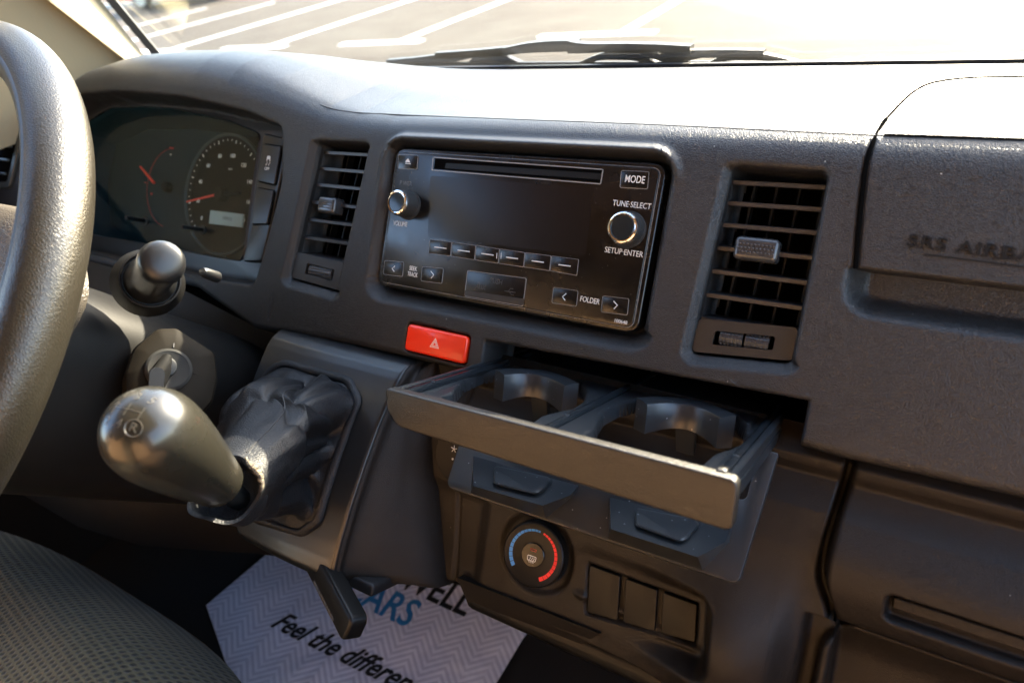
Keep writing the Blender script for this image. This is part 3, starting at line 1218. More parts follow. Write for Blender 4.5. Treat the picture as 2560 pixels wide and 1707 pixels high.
# dials
gc = G(563, 488)
gr = abs(G(563, 488)[1] - G(563, 341)[1])
mb = MB()
mb.lathe((gc[0], gc[1], GN - 1), (0, 0, 1), [(0, gr + 3), (4, gr + 3), (4.5, gr + 1.5), (2.5, gr), (2.4, 0)], 64)
mb.build('speedometer_dial', 'gauge_dial', cluster)
mb = MB()
mb.lathe((gc[0], gc[1], GN + 1.6), (0, 0, 1), [(0, gr), (0.3, gr), (0.3, gr * .86), (0, gr * .86)], 64)
mb.build('dial_band', 'gauge_dark', cluster)
mb = MB()
for k, num in enumerate(['0', '20', '40', '60', '80', '100', '120', '140', '160', '180']):
    a = rad(222 - k * 28.5)
    text_on(mb, num, 5.4, (gc[0] + gr * .68 * math.cos(a), gc[1] + gr * .68 * math.sin(a), GN + 2.2), (1, 0, 0), (0, 1, 0), bold=0.12)
for k in range(37):
    a = rad(222 - k * 28.5 / 4)
    L = 3.4 if k % 4 == 0 else 1.8
    p0 = np.array([math.cos(a), math.sin(a)])
    q = np.array([-p0[1], p0[0]]) * (0.45 if k % 4 == 0 else 0.25)
    r0, r1 = gr * .95 - L, gr * .95
    mb.prism([tuple(gc[:2] + p0 * r0 - q), tuple(gc[:2] + p0 * r1 - q), tuple(gc[:2] + p0 * r1 + q), tuple(gc[:2] + p0 * r0 + q)], GN + 1.7, GN + 2.2)
mb.build('dial_numbers', 'gauge_print', cluster, label='pale speedometer numbers and tick marks')
mb = MB()
c = G(580, 424)
text_on(mb, 'km/h', 2.8, (c[0], c[1], GN + 2), (1, 0, 0), (0, 1, 0))
mb.build('unit_lettering', 'gauge_print', cluster)
mb = MB()
c2 = G(430, 388)
text_on(mb, 'H', 2.6, (c2[0], c2[1], GN + 1.5), (1, 0, 0), (0, 1, 0), bold=.1)
mb.build('gauge_letter', 'gauge_print', cluster)
g2 = G(428, 470)
mb = MB()
r2 = abs(g2[1] - G(428, 370)[1])
for a0, a1, m_ in ((95, 262, 0.2),):
    pts = [(g2[0] + r2 * math.cos(rad(a)), g2[1] + r2 * math.sin(rad(a)), GN + 0.6) for a in np.linspace(a0, a1, 40)]
    mb.tube(pts, m_, 6)
mb.prism(rrect(*G(430, 371)[:2], 6, 1.6, 0), GN, GN + 1)
mb.prism(rrect(*G(365, 457)[:2], 3, 0.8, 0), GN, GN + 1)
mb.prism(rrect(*G(380, 485)[:2], 1.5, 2.4, 0), GN, GN + 1)
mb.build('gauge_marks', 'gauge_red', cluster)
for a, b, wd in (((480, 507), (572, 485), 1.3), ((364, 420), (398, 460), 1.5)):
    mb = MB()
    p, q = G(*a), G(*b)
    mb.tube([(p[0], p[1], GN + 6), (q[0], q[1], GN + 6)], [wd * .6, wd], 8)
    mb.build('needle', 'needle_red', cluster)
mb = MB()
mb.lathe((g2[0], g2[1], GN + 1.8), (0, 0, 1), [(0, 5.5), (5, 5.5), (7, 4.4), (7.4, 0)], 28)
mb.build('needle_hub', 'gauge_dark', cluster)
mb = MB()
mb.lathe((gc[0], gc[1], GN + 1.8), (0, 0, 1), [(0, 7), (5, 7), (7, 5.6), (7.4, 0)], 28)
p = G(610, 485)
mb.tube([(gc[0], gc[1], GN + 5), (p[0], p[1], GN + 5)], [2.6, 1.8], 8)
mb.build('needle_hub', 'gauge_dark', cluster)
mb = MB()
mb.prism([tuple(G(533, 527)[:2]), tuple(G(616, 537)[:2]), tuple(G(612, 570)[:2]), tuple(G(529, 560)[:2])], GN, GN + 3.2)
mb.build('odometer_display', 'lcd', cluster)
mb = MB()
c = G(575, 548)
text_on(mb, '108432', 5, (c[0], c[1], GN + 3.4), (1, -0.04, 0), (0, 1, 0))
mb.build('odometer_digits', 'lcd_digit', cluster)
for a, b in (((362, 552), (316, 545)), ((505, 574), (456, 567))):
    mb = MB()
    q = atF(*a, -40)
    p = atF(*b, -14)
    mb.tube([q, p], [2.0, 1.9], 12)
    mb.build('reset_stalk', 'key_black', cluster)
    mb = MB()
    d = (p - q) / np.linalg.norm(p - q)
    mb.tube([p - d * .1, p + d * 1.0], [1.6, 1.5], 12)
    mb.lathe(tuple(q - d * 0.5), d, [(0, 5.0), (1.2, 4.6), (1.6, 2.5)], 20)
    mb.build('stalk_tip', 'metal_grey', cluster)
# switch column right of the lens
mb = MB()
sq = [atF(x, y, -13)[:2] for x, y in [(658, 332), (722, 348), (700, 455), (655, 652), (603, 655), (628, 570)]]
mb.prism(roundpoly([tuple(p) for p in sq], [4, 3, 0, 4, 3, 0], 4), -30, -13, 1.5)
sc_ = mb.build('switch_column', 'bezel', cluster)
for quad, nm, sym in (([(658, 360), (703, 367), (686, 462), (643, 452)], 'switch', True), ([(642, 470), (684, 478), (668, 560), (628, 560)], 'switch_blank', False)):
    q = [tuple(atF(x, y, -11)[:2]) for x, y in quad]
    mb = MB()
    mb.prism(offset(ccw(roundpoly(q, 1.4, 3)), 0.9), -14, -12.7)
    mb.build('switch_gap', 'slot_dark', cluster)
    mb = MB()
    mb.prism(roundpoly(q, 1.4, 3), -20, -10.6, 0.8)
    sw = mb.build(nm, 'bezel', cluster)
    if sym:
        mb = MB()
        c = atF(671, 400, -10.5)
        mb.prism(roundpoly([(c[0] - 2.4, c[1] + .4), (c[0] + 2.4, c[1] + .4), (c[0] + 1.8, c[1] + 3.4), (c[0] - 1.8, c[1] + 3.4)], .6, 2), -10.7, -10.45)
        mb.prism(rrect(c[0] - 1.9, c[1] - .3, 1, 1.2, 0), -10.7, -10.45)
        mb.prism(rrect(c[0] + 1.9, c[1] - .3, 1, 1.2, 0), -10.7, -10.45)
        for s_ in (-1, 1):
            mb.tube([(c[0] + s_ * 1.6 + .7 * math.sin(t_), c[1] - 1.6 - t_ * .55, -10.5) for t_ in np.linspace(0, 6, 14)], 0.28, 5)
        text_on(mb, 'OFF', 3.4, (c[0] - .4, c[1] - 7.6, -10.45), (1, 0, 0), (0, 1, 0), bold=.06)
        mb.build('switch_symbol', 'print_white', sw)

# left end vent, seen through the steering wheel
mb = MB()
VX = [(-560, -14), (-655, 0), (-655, 60), (-590, 60)]
q = [tuple(atF(x, y, 4)[:2]) for x, y in [(-60, 285), (60, 300), (20, 470), (-60, 470)]]
mb.prism(roundpoly(q, 8, 5), -6, 3.2, 1.5)
ev = mb.build('end_vent', 'inner_ring', dash, label='air vent at the driver end seen through the steering wheel')
mb = MB()
mb.prism(roundpoly(offset(ccw(q), -7), 5, 5), 2.0, 3.5)
mb.build('vent_opening', 'slot_dark', ev)
for k in range(4):
    y = 330 + 34 * k
    mb = MB()
    p0, p1 = atF(-50, y - 4, 4.5), atF(38 - 8 * k, y + 2, 4.5)
    mb.box(((p0[0] + p1[0]) / 2, (p0[1] + p1[1]) / 2, 4.5), (abs(p1[0] - p0[0]), 2.6, 2.5), 0.8)
    mb.build('slat', 'inner_ring', ev)

# ----- temperature dial
DC = np.array([56.0, -209.0])
dn0 = nl(56, -205)
dax = np.array([0.10, 0.12, 1.0])
dax /= np.linalg.norm(dax)
dbase = np.array([DC[0], DC[1], dn0 - 4])


def dialf(v):                                # local (x,y,z along axis) -> F
    ex = np.cross([0, 1.0, 0], dax)
    ex /= np.linalg.norm(ex)
    ey = np.cross(dax, ex)
    return dbase + v[:, :1] * ex + v[:, 1:2] * ey + v[:, 2:3] * dax


mb = MB(dialf)
mb.lathe((0, 0, 0), (0, 0, 1), [(0, 22.6), (14.0, 21.6), (15.2, 21.2), (15.8, 20.3), (15.6, 19.6), (15.1, 18.6), (15.1, 0)], 72)
dial = mb.build('temperature_dial', 'blank', dash, label='round temperature dial with blue and red arc marks')
mb = MB(dialf)
for row in range(7):
    for k in range(90):
        a = 2 * math.pi * (k + .5 * (row % 2)) / 90
        if math.cos(a - 0.4) < -0.3:
            continue
        r = 22.4 - row * .13
        mb.add([(r * math.cos(a) + dx, r * math.sin(a) + dy, 3.2 + row * 1.5 + dz) for dx, dy, dz in ((-.35, -.35, -.4), (.35, -.35, -.4), (.35, .35, -.4), (-.35, .35, -.4), (.5 * math.cos(a), .5 * math.sin(a), .1))],
               [[0, 1, 4], [1, 2, 4], [2, 3, 4], [3, 0, 4]])
mb.build('knurling', 'tab_grip', dial, smooth=None)
for nm, a0, a1, mt, grow in (('cold_marks', 82, 222, 'dial_blue', 1), ('warm_marks', 76, -62, 'dial_red', 1)):
    mb = MB(dialf)
    n_ = 14
    t_ = np.linspace(0, 1, n_ + 1) ** 1.15
    for k in range(n_):
        b0, b1 = a0 + (a1 - a0) * t_[k], a0 + (a1 - a0) * t_[k + 1]
        gap = 1.1 * (1 if a1 > a0 else -1)
        hw = 0.75 + 1.0 * (k + 1) / n_
        arcp = [math.radians(b0 + gap + (b1 - b0 - 1.2 * gap) * q / 3) for q in range(4)]
        out = [((16.2 + hw * .6) * math.cos(a), (16.2 + hw * .6) * math.sin(a)) for a in arcp]
        inn = [((16.2 - hw * .9) * math.cos(a), (16.2 - hw * .9) * math.sin(a)) for a in arcp[::-1]]
        mb.prism(out + inn, 15.0, 15.3)
    mb.build(nm, mt, dial)
mb = MB(dialf)
mb.lathe((0, 0, 14), (0, 0, 1), [(0, 8.1), (1.7, 8.1), (2.1, 7.6), (2.2, 0)], 40)
db = mb.build('defrost_button', 'gloss_button', dial)
mb = MB(dialf)
frame_mesh(mb, roundpoly([(-3.4, -.4), (3.2, -.4), (2.9, -4.4 + .4), (-3.1, -4.4 + .4)], .8, 3), .42, 16.1, 16.35)
for k in (-1, 0, 1):
    mb.tube([(k * 1.4 + .4 * math.sin(t * 1.2), -1.3 - t * .62, 16.4) for t in np.linspace(0, 6, 12)], .22, 5)
mb.build('defrost_symbol', 'print_white', dial)
mb = MB(dialf)
frame_mesh(mb, rrect(0, 3.4, 4.2, 1.5, .3), .25, 16.1, 16.4)
mb.build('indicator_window', 'gauge_red', dial)

# ----- fan dial, half hidden behind the cup holder
mb = MB()
fx, fu = -6.0, -152.0
fn = nl(fx, fu)
c = atF(1147, 1140, fn + 12)
mb.lathe((c[0], c[1], fn - 3), (0, 0, 1), [(0, 21.5), (13, 20.5), (15, 19.5), (14.6, 18.2), (14.6, 0)], 56)
fan = mb.build('fan_dial', 'blank', dash, label='round black fan dial half hidden behind the cup holder')
mb = MB()
p = atF(1131, 1147, fn + 12)
mb.lathe((p[0], p[1], fn + 11.4), (0, 0, 1), [(0, .8), (.5, .8)], 12)
p = atF(1135, 1122, fn + 12)
for k in range(5):
    a = rad(20 + 72 * k)
    mb.tube([(p[0], p[1], fn + 12), (p[0] + 2.6 * math.cos(a), p[1] + 2.6 * math.sin(a), fn + 12)], .3, 5)
mb.build('fan_symbol', 'print_white', fan)

# ----- three blank switches
A_, B_, C_, D_ = [np.array(p) for p in BL]
edges = [(0.0, .300), (.352, .648), (.70, 1.0)]
for a0, a1 in edges:
    q = []
    for a, b in ((a0, 0), (a1, 0), (a1, 1), (a0, 1)):
        t = A_ * (1 - a) + B_ * a
        bt = D_ * (1 - a) + C_ * a
        q.append(tuple((t * (1 - b) + bt * b)[:2]))
    mb = MB()
    cx_ = sum(p[0] for p in q) / 4
    nn = nl(cx_, sum(p[1] for p in q) / 4)
    mb.prism(roundpoly(q, 1.0, 3), -24, -16.6, .7)
    mb.build('switch_blank', 'blank', dash)

# ================================================================= RADIO
radio = thing('car_radio', 'glossy black car radio with disc slot and two round knobs set in the dash centre', 'car radio', W((0, -52, -5)))
k3 = 760 / 2292


def C3(x, y, n=0.0):
    return atF(920 + x * k3, 340 + y * k3, n)


RO = rrect(0, 0, 206.5, 102.2, 7.5, 8)
mb = MB()
mb.prism(RO, -12, -1.6, 1.6, 4)
mb.build('bezel_frame', 'gloss_black', radio)
mb = MB()
mb.prism(offset(ccw(RO), -3.4), -6, 0.0, 0.7, 3)
mb.build('faceplate', 'gloss_black', radio)
mb = MB()
frame_mesh(mb, offset(ccw(RO), -3.0), 0.4, -2.2, -1.2)
mb.build('faceplate_glint', 'edge_line', radio)  # reflection along the bevel, put in as a pale outline


def quadF(pts, n=0.0):
    return [tuple(C3(x, y, n)[:2]) for x, y in pts]


# disc slot
q = quadF([(492, 158), (1778, 250), (1758, 368), (480, 262)])
mb = MB()
frame_mesh(mb, roundpoly(q, 1.0, 3), .7, -.1, .35)
mb.build('disc_slot_frame', 'edge_line', radio)
mb = MB()
qi = quadF([(506, 170), (1768, 258), (1748, 350), (496, 250)])
mb.prism(qi, -.1, .12)
ds = mb.build('disc_slot', 'slot_dark', radio)
mb = MB()
qi = quadF([(590, 205), (1760, 285), (1750, 330), (580, 245)])
mb.prism(qi, .05, .25)
mb.build('dust_flap', 'blank', ds)
# display window
mb = MB()
mb.prism(roundpoly(quadF([(470, 300), (1700, 395), (1640, 900), (450, 760)]), 2, 3), -.2, .08)
mb.build('display', 'display', radio)


def button(pts, sym=None, r=1.0):
    q = roundpoly(quadF(pts), r, 3)
    mb = MB()
    mb.prism(q, -.4, .45, .3, 2)
    b = mb.build('button', 'gloss_button', radio)
    mb = MB()
    frame_mesh(mb, offset(ccw(q), .15), .22, -.1, .42)
    mb.build('button_glint', 'edge_line', b)  # light outline painted in place of the edge's reflection
    if sym:
        mb = MB()
        sym(mb)
        mb.build('symbol', 'print_white', b)
    return b


def stroke(mb, pts, wd=.32, n=.5):
    mb.tube([tuple(C3(x, y, n)) for x, y in pts], wd, 6)


def eject(mb):
    mb.prism([tuple(C3(282, 198, 0)[:2]), tuple(C3(322, 202, 0)[:2]), tuple(C3(305, 170, 0)[:2])], .4, .56)
    stroke(mb, [(283, 208), (321, 211)], .36)


button([(232, 142), (380, 148), (370, 255), (228, 247)], eject)
button([(1912, 262), (2120, 272), (2108, 402), (1900, 390)],
       lambda mb: text_on(mb, 'MODE', 6.2, C3(2012, 330, .5), (1, -.01, 0), (0, 1, 0), width=12.5, bold=.03))
button([(128, 940), (270, 950), (262, 1060), (118, 1042)], lambda mb: stroke(mb, [(203, 980), (182, 1000), (198, 1022)]))
button([(412, 985), (570, 1000), (558, 1112), (402, 1092)], lambda mb: stroke(mb, [(474, 1020), (496, 1048), (476, 1072)]))
button([(1400, 1140), (1585, 1168), (1572, 1285), (1388, 1258)], lambda mb: stroke(mb, [(1495, 1187), (1466, 1212), (1486, 1240)]))
button([(1772, 1205), (1968, 1228), (1956, 1350), (1758, 1325)], lambda mb: stroke(mb, [(1852, 1245), (1880, 1276), (1855, 1302)]))
pr = [(468, 780, 455, 885), (634, 801, 626, 906), (816, 826, 806, 934), (995, 852, 985, 960), (1186, 880, 1175, 988), (1384, 905, 1372, 1016), (1592, 932, 1578, 1052)]
for k in range(6):
    a, b = pr[k], pr[k + 1]
    cx_, cy_ = (a[0] + b[0] + a[2] + b[2]) / 4, (a[1] + b[1] + a[3] + b[3]) / 4
    button([(a[0] + 3, a[1]), (b[0] - 3, b[1]), (b[2] - 3, b[3]), (a[2] + 3, a[3])],
           (lambda cx_, cy_: (lambda mb: stroke(mb, [(cx_ - 44, cy_ - 6), (cx_ + 46, cy_ + 6)], .36)))(cx_, cy_), .5)
# aux and usb flap
mb = MB()
fq = quadF([(752, 1012), (1198, 1072), (1172, 1285), (730, 1208)])
mb.prism(roundpoly(fq, 1.2, 3), -.4, .5, .3)
fl = mb.build('socket_flap', 'gloss_button', radio)
mb = MB()
frame_mesh(mb, roundpoly(fq, 1.2, 3), .35, -.1, .62)
mb.build('flap_edge', 'edge_line', fl)
mb = MB()
mb.prism(quadF([(736, 1162), (1184, 1228), (1174, 1276), (733, 1202)]), .4, .66)
mb.build('flap_lip', 'vent_plate', fl)
mb = MB()
text_on(mb, 'PUSH', 5.0, C3(966, 1098, .6), (1, -.03, 0), (0, 1, 0), width=9.5)
text_on(mb, 'AUX', 5.0, C3(848, 1140, .6), (1, -.03, 0), (0, 1, 0), width=8)
stroke(mb, [(1030, 1168), (1112, 1180)], .25, .6)
stroke(mb, [(1055, 1172), (1075, 1150), (1095, 1152)], .22, .6)
stroke(mb, [(1065, 1174), (1080, 1195), (1098, 1198)], .22, .6)
mb.build('faint_lettering', 'print_faint', radio)
mb = MB()
for body, (cx_, cy_), size, wd in (('TUNE·SELECT', (1988, 520), 4.9, 24.5), ('SETUP·ENTER', (1927, 877), 4.9, 24.8), ('SEEK', (341, 1001), 4.5, 7.0),
                                   ('TRACK', (335, 1045), 4.5, 9.2), ('FOLDER', (1672, 1240), 4.9, 13.2), ('100648', (1904, 1400), 3.0, 8.2)):
    mb = MB()
    text_on(mb, body, size, C3(cx_, cy_, .1), (1, -.012, 0), (0, 1, 0), width=wd, bold=.02)
    mb.build('lettering', 'print_white', radio)
mb = MB()
for x0 in (972, 1004):
    stroke(mb, [(x0, 882), (x0 - 2, 925)], .2, .55)
mb.build('preset_marks', 'print_white', radio)
mb = MB()
text_on(mb, 'VOLUME', 4.8, C3(243, 663, .1), (1, -.01, 0), (0, 1, 0), width=13, bold=.0)
mb.build('volume_lettering', 'print_white', radio)
mb = MB()
v_, f_ = text_geo('POWER', 4.8, extrude=.05)
text_on(mb, 'P WER', 4.4, C3(285, 358, .1), (1, -.01, 0), (0, 1, 0), width=11)
mb.build('worn_lettering', 'print_worn', radio, label='half worn away word above the left knob')
# knobs
for (px, py, r, h) in ((213, 497, 8.9, 14.5), (1915, 688, 9.6, 11.0)):
    tip = C3(px, py, h)
    b0 = np.array([tip[0], tip[1], 0.0])
    mb = MB()
    prof = []
    mb.lathe(b0, (0, 0, 1), [(-.5, r + 1.6), (1.0, r + 1.6), (1.4, r + .5), (h - 2.4, r + .2), (h - 2.2, r - .4)], 60)
    kb = mb.build('knob', 'knob_grip', radio, label='round control knob with a bright ring, left of the radio' if px < 1000 else 'round control knob with a bright ring, right of the radio')
    mb = MB()
    mb.lathe(b0, (0, 0, 1), [(h - 2.6, r - .2), (h - 1.6, r), (h - .4, r - .5), (h, r - 1.3), (h - .1, r - 1.9), (h - .8, r - 2.1)], 60)
    mb.build('knob_ring', 'chrome', kb)
    mb = MB()
    mb.lathe(b0, (0, 0, 1), [(h - 1.5, r - 2.0), (h - .7, r - 2.05), (h - .3, r - 2.6), (h - .25, 0)], 60)
    mb.build('knob_cap', 'knob_cap', kb)

# ================================================================= CUP HOLDER
FLc, FRc, RRc, RLc = (np.array(p) for p in ((-3.8, -102.3, 89.4), (190.2, -98.5, 92.0), (191.1, -85.3, -.1), (-2.8, -89.2, -2.7)))
tex = (FRc - FLc) / 194
tex /= np.linalg.norm(tex)
ted = FLc - RLc
ted -= tex * (ted @ tex)
ted /= np.linalg.norm(ted)
teh = np.cross(ted, tex)
TO = RLc


def T(v):                                    # tray frame: x, d (out), h (up)
    v = np.asarray(v, float).reshape(-1, 3)
    return TO + v[:, :1] * tex + v[:, 1:2] * ted + v[:, 2:3] * teh


def atT(px, py, h):
    r = rayF(px, py)
    o = CAMF - TO
    k = (h - o @ teh) / (r @ teh)
    p = o + k * r
    return np.array([p @ tex, p @ ted])


cup = thing('cup_holder', 'open pull-out double cup holder hanging out of the dash below the radio', 'cup holder', W(T([(97, 60, -90)])[0]))
# deck with two openings, built as strips around each hole
HD = -3.5


def deck_with_holes():
    x0, x1, d0, d1 = 4.0, 190.0, -108.0, 92.0
    holes = []
    k6 = 1 / 2.138
    hl = [(418, 290), (470, 235), (560, 195), (680, 175), (800, 172), (930, 185), (1030, 210), (1100, 250), (1125, 300), (1110, 345), (1050, 385), (930, 410), (880, 425), (830, 462),
          (700, 455), (500, 380), (405, 350), (350, 325), (385, 312), (415, 305)]
    hr = [(1185, 450), (1215, 405), (1290, 365), (1400, 340), (1530, 335), (1680, 348), (1810, 375), (1920, 420), (1980, 480), (1988, 530), (1950, 575), (1870, 605), (1810, 625), (1780, 650),
          (1740, 690), (1600, 660), (1300, 575), (1135, 530), (1115, 522), (1165, 495)]
    for h in (hl, hr):
        pts = [tuple(atT(940 + x * k6, 840 + y * k6, HD)) for x, y in h]
        holes.append(pts)
    return (x0, x1, d0, d1), holes


(bx0, bx1, bd0, bd1), HOLES = deck_with_holes()
# grid sheet with the two openings cut, rims rounded down
gx_ = np.arange(bx0, bx1 + .01, 1.0)
gd_ = np.arange(bd0, bd1 + .01, 1.0)
GXX, GDD = np.meshgrid(gx_, gd_, indexing='ij')
Pg = np.stack([GXX.ravel(), GDD.ravel()], 1)
hh = np.full(len(Pg), HD)
killg = np.zeros(len(Pg), bool)
for h in HOLES:
    h = roundpoly(h, 4, 3)
    s_, g_ = sdf_poly(Pg, h)
    bd = (s_ < 3.2) & (s_ > -2.2)
    lv = np.round(s_)
    mv = np.where(bd, lv - s_, 0)
    inn = (Pg[:, 0] > bx0 + .5) & (Pg[:, 0] < bx1 - .5)
    Pg = Pg + g_ * (mv * inn)[:, None]
    s_ = s_ + mv * inn
    hh = np.where(s_ < 2, HD - (1 - np.sqrt(np.maximum(0, 1 - ((2 - np.clip(s_, 0, 2)) / 2) ** 2))) * 1.2, hh)
    hh = np.where(s_ < -.5, HD - 8.0, hh)
    killg |= s_ < -1.5
# centre rail and side rails rise from the sheet
hh += -1.2 * smooth01((1.2 - np.abs(Pg[:, 0] - 13.5)) / 1) * (hh > HD - 1) - 1.2 * smooth01((1.2 - np.abs(Pg[:, 0] - 180.5)) / 1) * (hh > HD - 1)
ig = np.arange(GXX.size).reshape(GXX.shape)
Fg = np.stack([ig[:-1, :-1], ig[:-1, 1:], ig[1:, 1:], ig[1:, :-1]], -1).reshape(-1, 4)
Fg = Fg[~killg[Fg].any(1)]
big_mesh('tray_deck', W(T(np.stack([Pg[:, 0], Pg[:, 1], hh], 1))), Fg, 'tray_plastic', cup)
for xc, rr0 in ((97.8, 2.7), (7.2, 3.0), (186.6, 3.0)):
    mb = MB(T)
    mb.tube([(xc, -106, HD + .3), (xc, -60, HD + .3), (xc, 0, HD + .3), (xc, 84, HD + .3), (xc, 90, HD + .3)], rr0, 14)
    mb.build('slide_rail', 'rail_plastic', cup, smooth=50)
    mb = MB(T)
    mb.box((xc, 62, HD + rr0 + .1), (3.4, 3.0, 1.0), .4)
    mb.build('rail_stop', 'rail_plastic', cup)
# front panel
mb = MB(lambda v: T(np.stack([v[:, 0], v[:, 2], v[:, 1]], 1)))
pf = roundpoly([(-1.5, 0.6), (195.5, 0.6), (196, -23.0), (9, -20), (1.0, -12.5)], [2.5, 3.5, 3.5, 8, 8], 6)
mb.prism(pf, 89.5, 96.0, 1.3, 4)
mb.build('front_panel', 'tray_front', cup)
# side walls
for xx in (1.2, 190.6):
    mb = MB(T)
    mb.rings([[(xx + a, 90, b) for a, b in ((-1.4, -16), (1.8, -16), (1.8, -1.2), (.8, -.2), (-.6, -.2), (-1.4, -1.2))],
              [(xx + a, -108, b) for a, b in ((-1.4, -13), (1.8, -13), (1.8, -1.2), (.8, -.2), (-.6, -.2), (-1.4, -1.2))]])
    mb.rings([[(xx + a, 88, b) for a, b in ((-2.4, -9.5), (2.4, -9.5), (2.4, -7), (-2.4, -7))], [(xx + a, -108, b) for a, b in ((-2.4, -9.5), (2.4, -9.5), (2.4, -7), (-2.4, -7))]])
    mb.build('side_rail', 'tray_plastic', cup)
mb = MB(T)
mb.box((187, 88, 0.2), (5, 7, 3), 1.2)
mb.build('stop_lug', 'tray_front', cup)
# can arms
for (pa_, pb_, pc_, pd_) in (((1261, 940), (1342, 940), (1410, 967), (0, 0)), ((1619, 1014), (1718, 1015), (1799, 1047), (0, 0))):
    A0, A1, A2 = atT(*pa_, 0), atT(*pb_, 0), atT(*pc_, 0)
    # front edge curve through three points
    mb = MB(T)
    fr_ = [A0 + (A1 - A0) * 0, A1 + np.array([-2, 0]), A2]
    tt = np.linspace(0, 1, 14)
    crv = np.array([(1 - t) ** 2 * A0 + 2 * t * (1 - t) * (A1 * 2 - (A0 + A2) / 2) + t * t * A2 for t in tt])
    rings = []
    for i, c in enumerate(crv):
        t = crv[min(i + 1, 13)] - crv[max(i - 1, 0)]
        t /= np.linalg.norm(t)
        nrm = np.array([t[1], -t[0]])
        if nrm[1] > 0:
            nrm = -nrm
        wd = 10.0
        bk = c + nrm * wd
        dp = -17 + 3 * math.sin(math.pi * i / 13)
        rings.append([(c[0], c[1], dp), (c[0], c[1], -.6), (c[0] + nrm[0] * .7, c[1] + nrm[1] * .7, 0.6), ((c[0] + bk[0]) / 2, (c[1] + bk[1]) / 2, 1.6), (bk[0], bk[1], 1.8), (bk[0], bk[1], dp)])
    mb.rings(rings)
    m_ = mb.build('can_arm', 'tray_plastic', cup, smooth=42)
    mb = MB(T)
    c = crv[6] + np.array([0, -8])
    mb.rings([[(c[0] - 6, c[1] - 3, -14), (c[0] + 6, c[1] - 3, -14), (c[0] + 6, c[1] + 1, -14), (c[0] - 6, c[1] + 1, -14)],
              [(c[0] - 5, c[1] - 14, -50), (c[0] + 5, c[1] - 14, -50), (c[0] + 5, c[1] - 10, -50), (c[0] - 5, c[1] - 10, -50)]])
    mb.build('arm_strut', 'tray_plastic', cup)

# drop-down base flap: a sloping plate with two stepped rests
PT, PBm = np.array([0, -96.0, -2.0]), np.array([0, -167.5, 31.0])
pv = PBm - PT
PLEN = np.linalg.norm(pv)
pv /= PLEN
pn = np.cross([1.0, 0, 0], -pv)
if pn[2] < 0:
    pn = -pn


def PLT(v):
    v = np.asarray(v, float).reshape(-1, 3)
    return PT + v[:, :1] * np.array([1.0, 0, 0]) + v[:, 1:2] * pv + v[:, 2:3] * pn


def atP(px, py, h=0.0):
    r = rayF(px, py)
    o = CAMF - PT
    k = (h - o @ pn) / (r @ pn)
    p = o + k * r
    return (p[0], p @ pv)


PLT0 = PLT
fl_pts = [atP(1125, 1218), atP(1195, 1100), atP(1450, 1010), atP(1985, 1060), atP(1838, 1457), atP(1468, 1344), atP(1300, 1290)]
fl_pts = [(6.0, PLEN + 1), (2, 34), (184, 34), (184, 4), (194, 4), (191, PLEN - 2)]
mb = MB(lambda v: PLT(v))
mb.prism(roundpoly(fl_pts, [5, 2, 3, 1, 1, 4], 5), -3.5, 0.0, .8, 2, convex=False)
mb.build('base_flap', 'tray_plastic', cup)
kc = 1 / 2.138


def c6(x, y, h):
    return atP(940 + x * kc, 840 + y * kc, h)


for S1, S2, pad in (([(520, 640), (1080, 800), (1040, 850), (890, 905), (518, 800)], [(520, 640), (1085, 800), (1060, 850), (905, 975), (505, 840)],
                     [(640, 690), (920, 750), (935, 770), (860, 845), (625, 785), (625, 710)]),
                    ([(1250, 860), (1895, 1030), (1865, 1100), (1720, 1180), (1255, 1030)], [(1250, 860), (1900, 1030), (1890, 1100), (1745, 1250), (1240, 1085)],
                     [(1395, 915), (1700, 975), (1728, 1000), (1640, 1100), (1385, 1010), (1382, 935)])):
    HS = 7.0
    bot = [c6(x, y, 0) for x, y in S2]
    vmin = min(p[1] for p in bot)

    # height of the front lip: where the top corner stands right above the bottom one
    hf = min(np.linspace(1, 25, 200), key=lambda h: abs(c6(*S1[4], h)[1] - (c6(*S2[4], 0)[1] - .8)))
    slope = (hf - 1.0) / (c6(*S1[4], hf)[1] - vmin)

    def tilt_at(x, y, lift=0.0):
        h = 2.0
        for _ in range(14):
            p = c6(x, y, h)
            h = .5 * h + .5 * (1.0 + lift + (p[1] - vmin) * slope)
        return (p[0], p[1], h)
    top = [tilt_at(x, y) for x, y in S1]
    mb = MB(PLT)
    mb.rings([[(*p, -.5) for p in bot], top], cap0=False)
    rest = mb.build('cup_rest', 'tray_plastic', cup, smooth=25)
    mb = MB(PLT)
    pt = [tilt_at(x, y, 4.5) for x, y in pad]
    pr_h = {}
    rp = roundpoly([(p[0], p[1]) for p in pt], [3, 2, 4, 4, 3, 3], 4)
    hof = lambda v: 1.0 + (v - vmin) * slope
    rp1 = offset(ccw(rp), -.9)
    rp = ccw(rp)
    mb.rings([[(x, y, hof(y) - 1) for x, y in rp], [(x, y, hof(y) + 3.6) for x, y in rp], [(x, y, hof(y) + 4.5) for x, y in rp1]])
    mb.build('spring_pad', 'tray_plastic', cup)

# ================================================================= SHIFTER HOUSING
hous = thing('shifter_housing', 'satin black gear shifter housing standing out below the dash left of the cup holder', 'shifter housing', W((-110, -250, 20)))
us = np.array([-92, -98, -103, -108, -114, -124, -145, -170, -200, -225, -240, -250, -256, -259], float)
nF = np.array([-30, -8, 3, 9, 13, 18, 27, 35, 43, 48, 50, 50, 45, 20], float)
xLs = pl(us, [-259, -250, -225, -160, -110, -92], [-158, -164, -176, -194, -200, -201])
xRs = pl(us, [-259, -92], [-60, -58])
xB = pl(us, [-259, -150, -92], [-14, -40, -46])


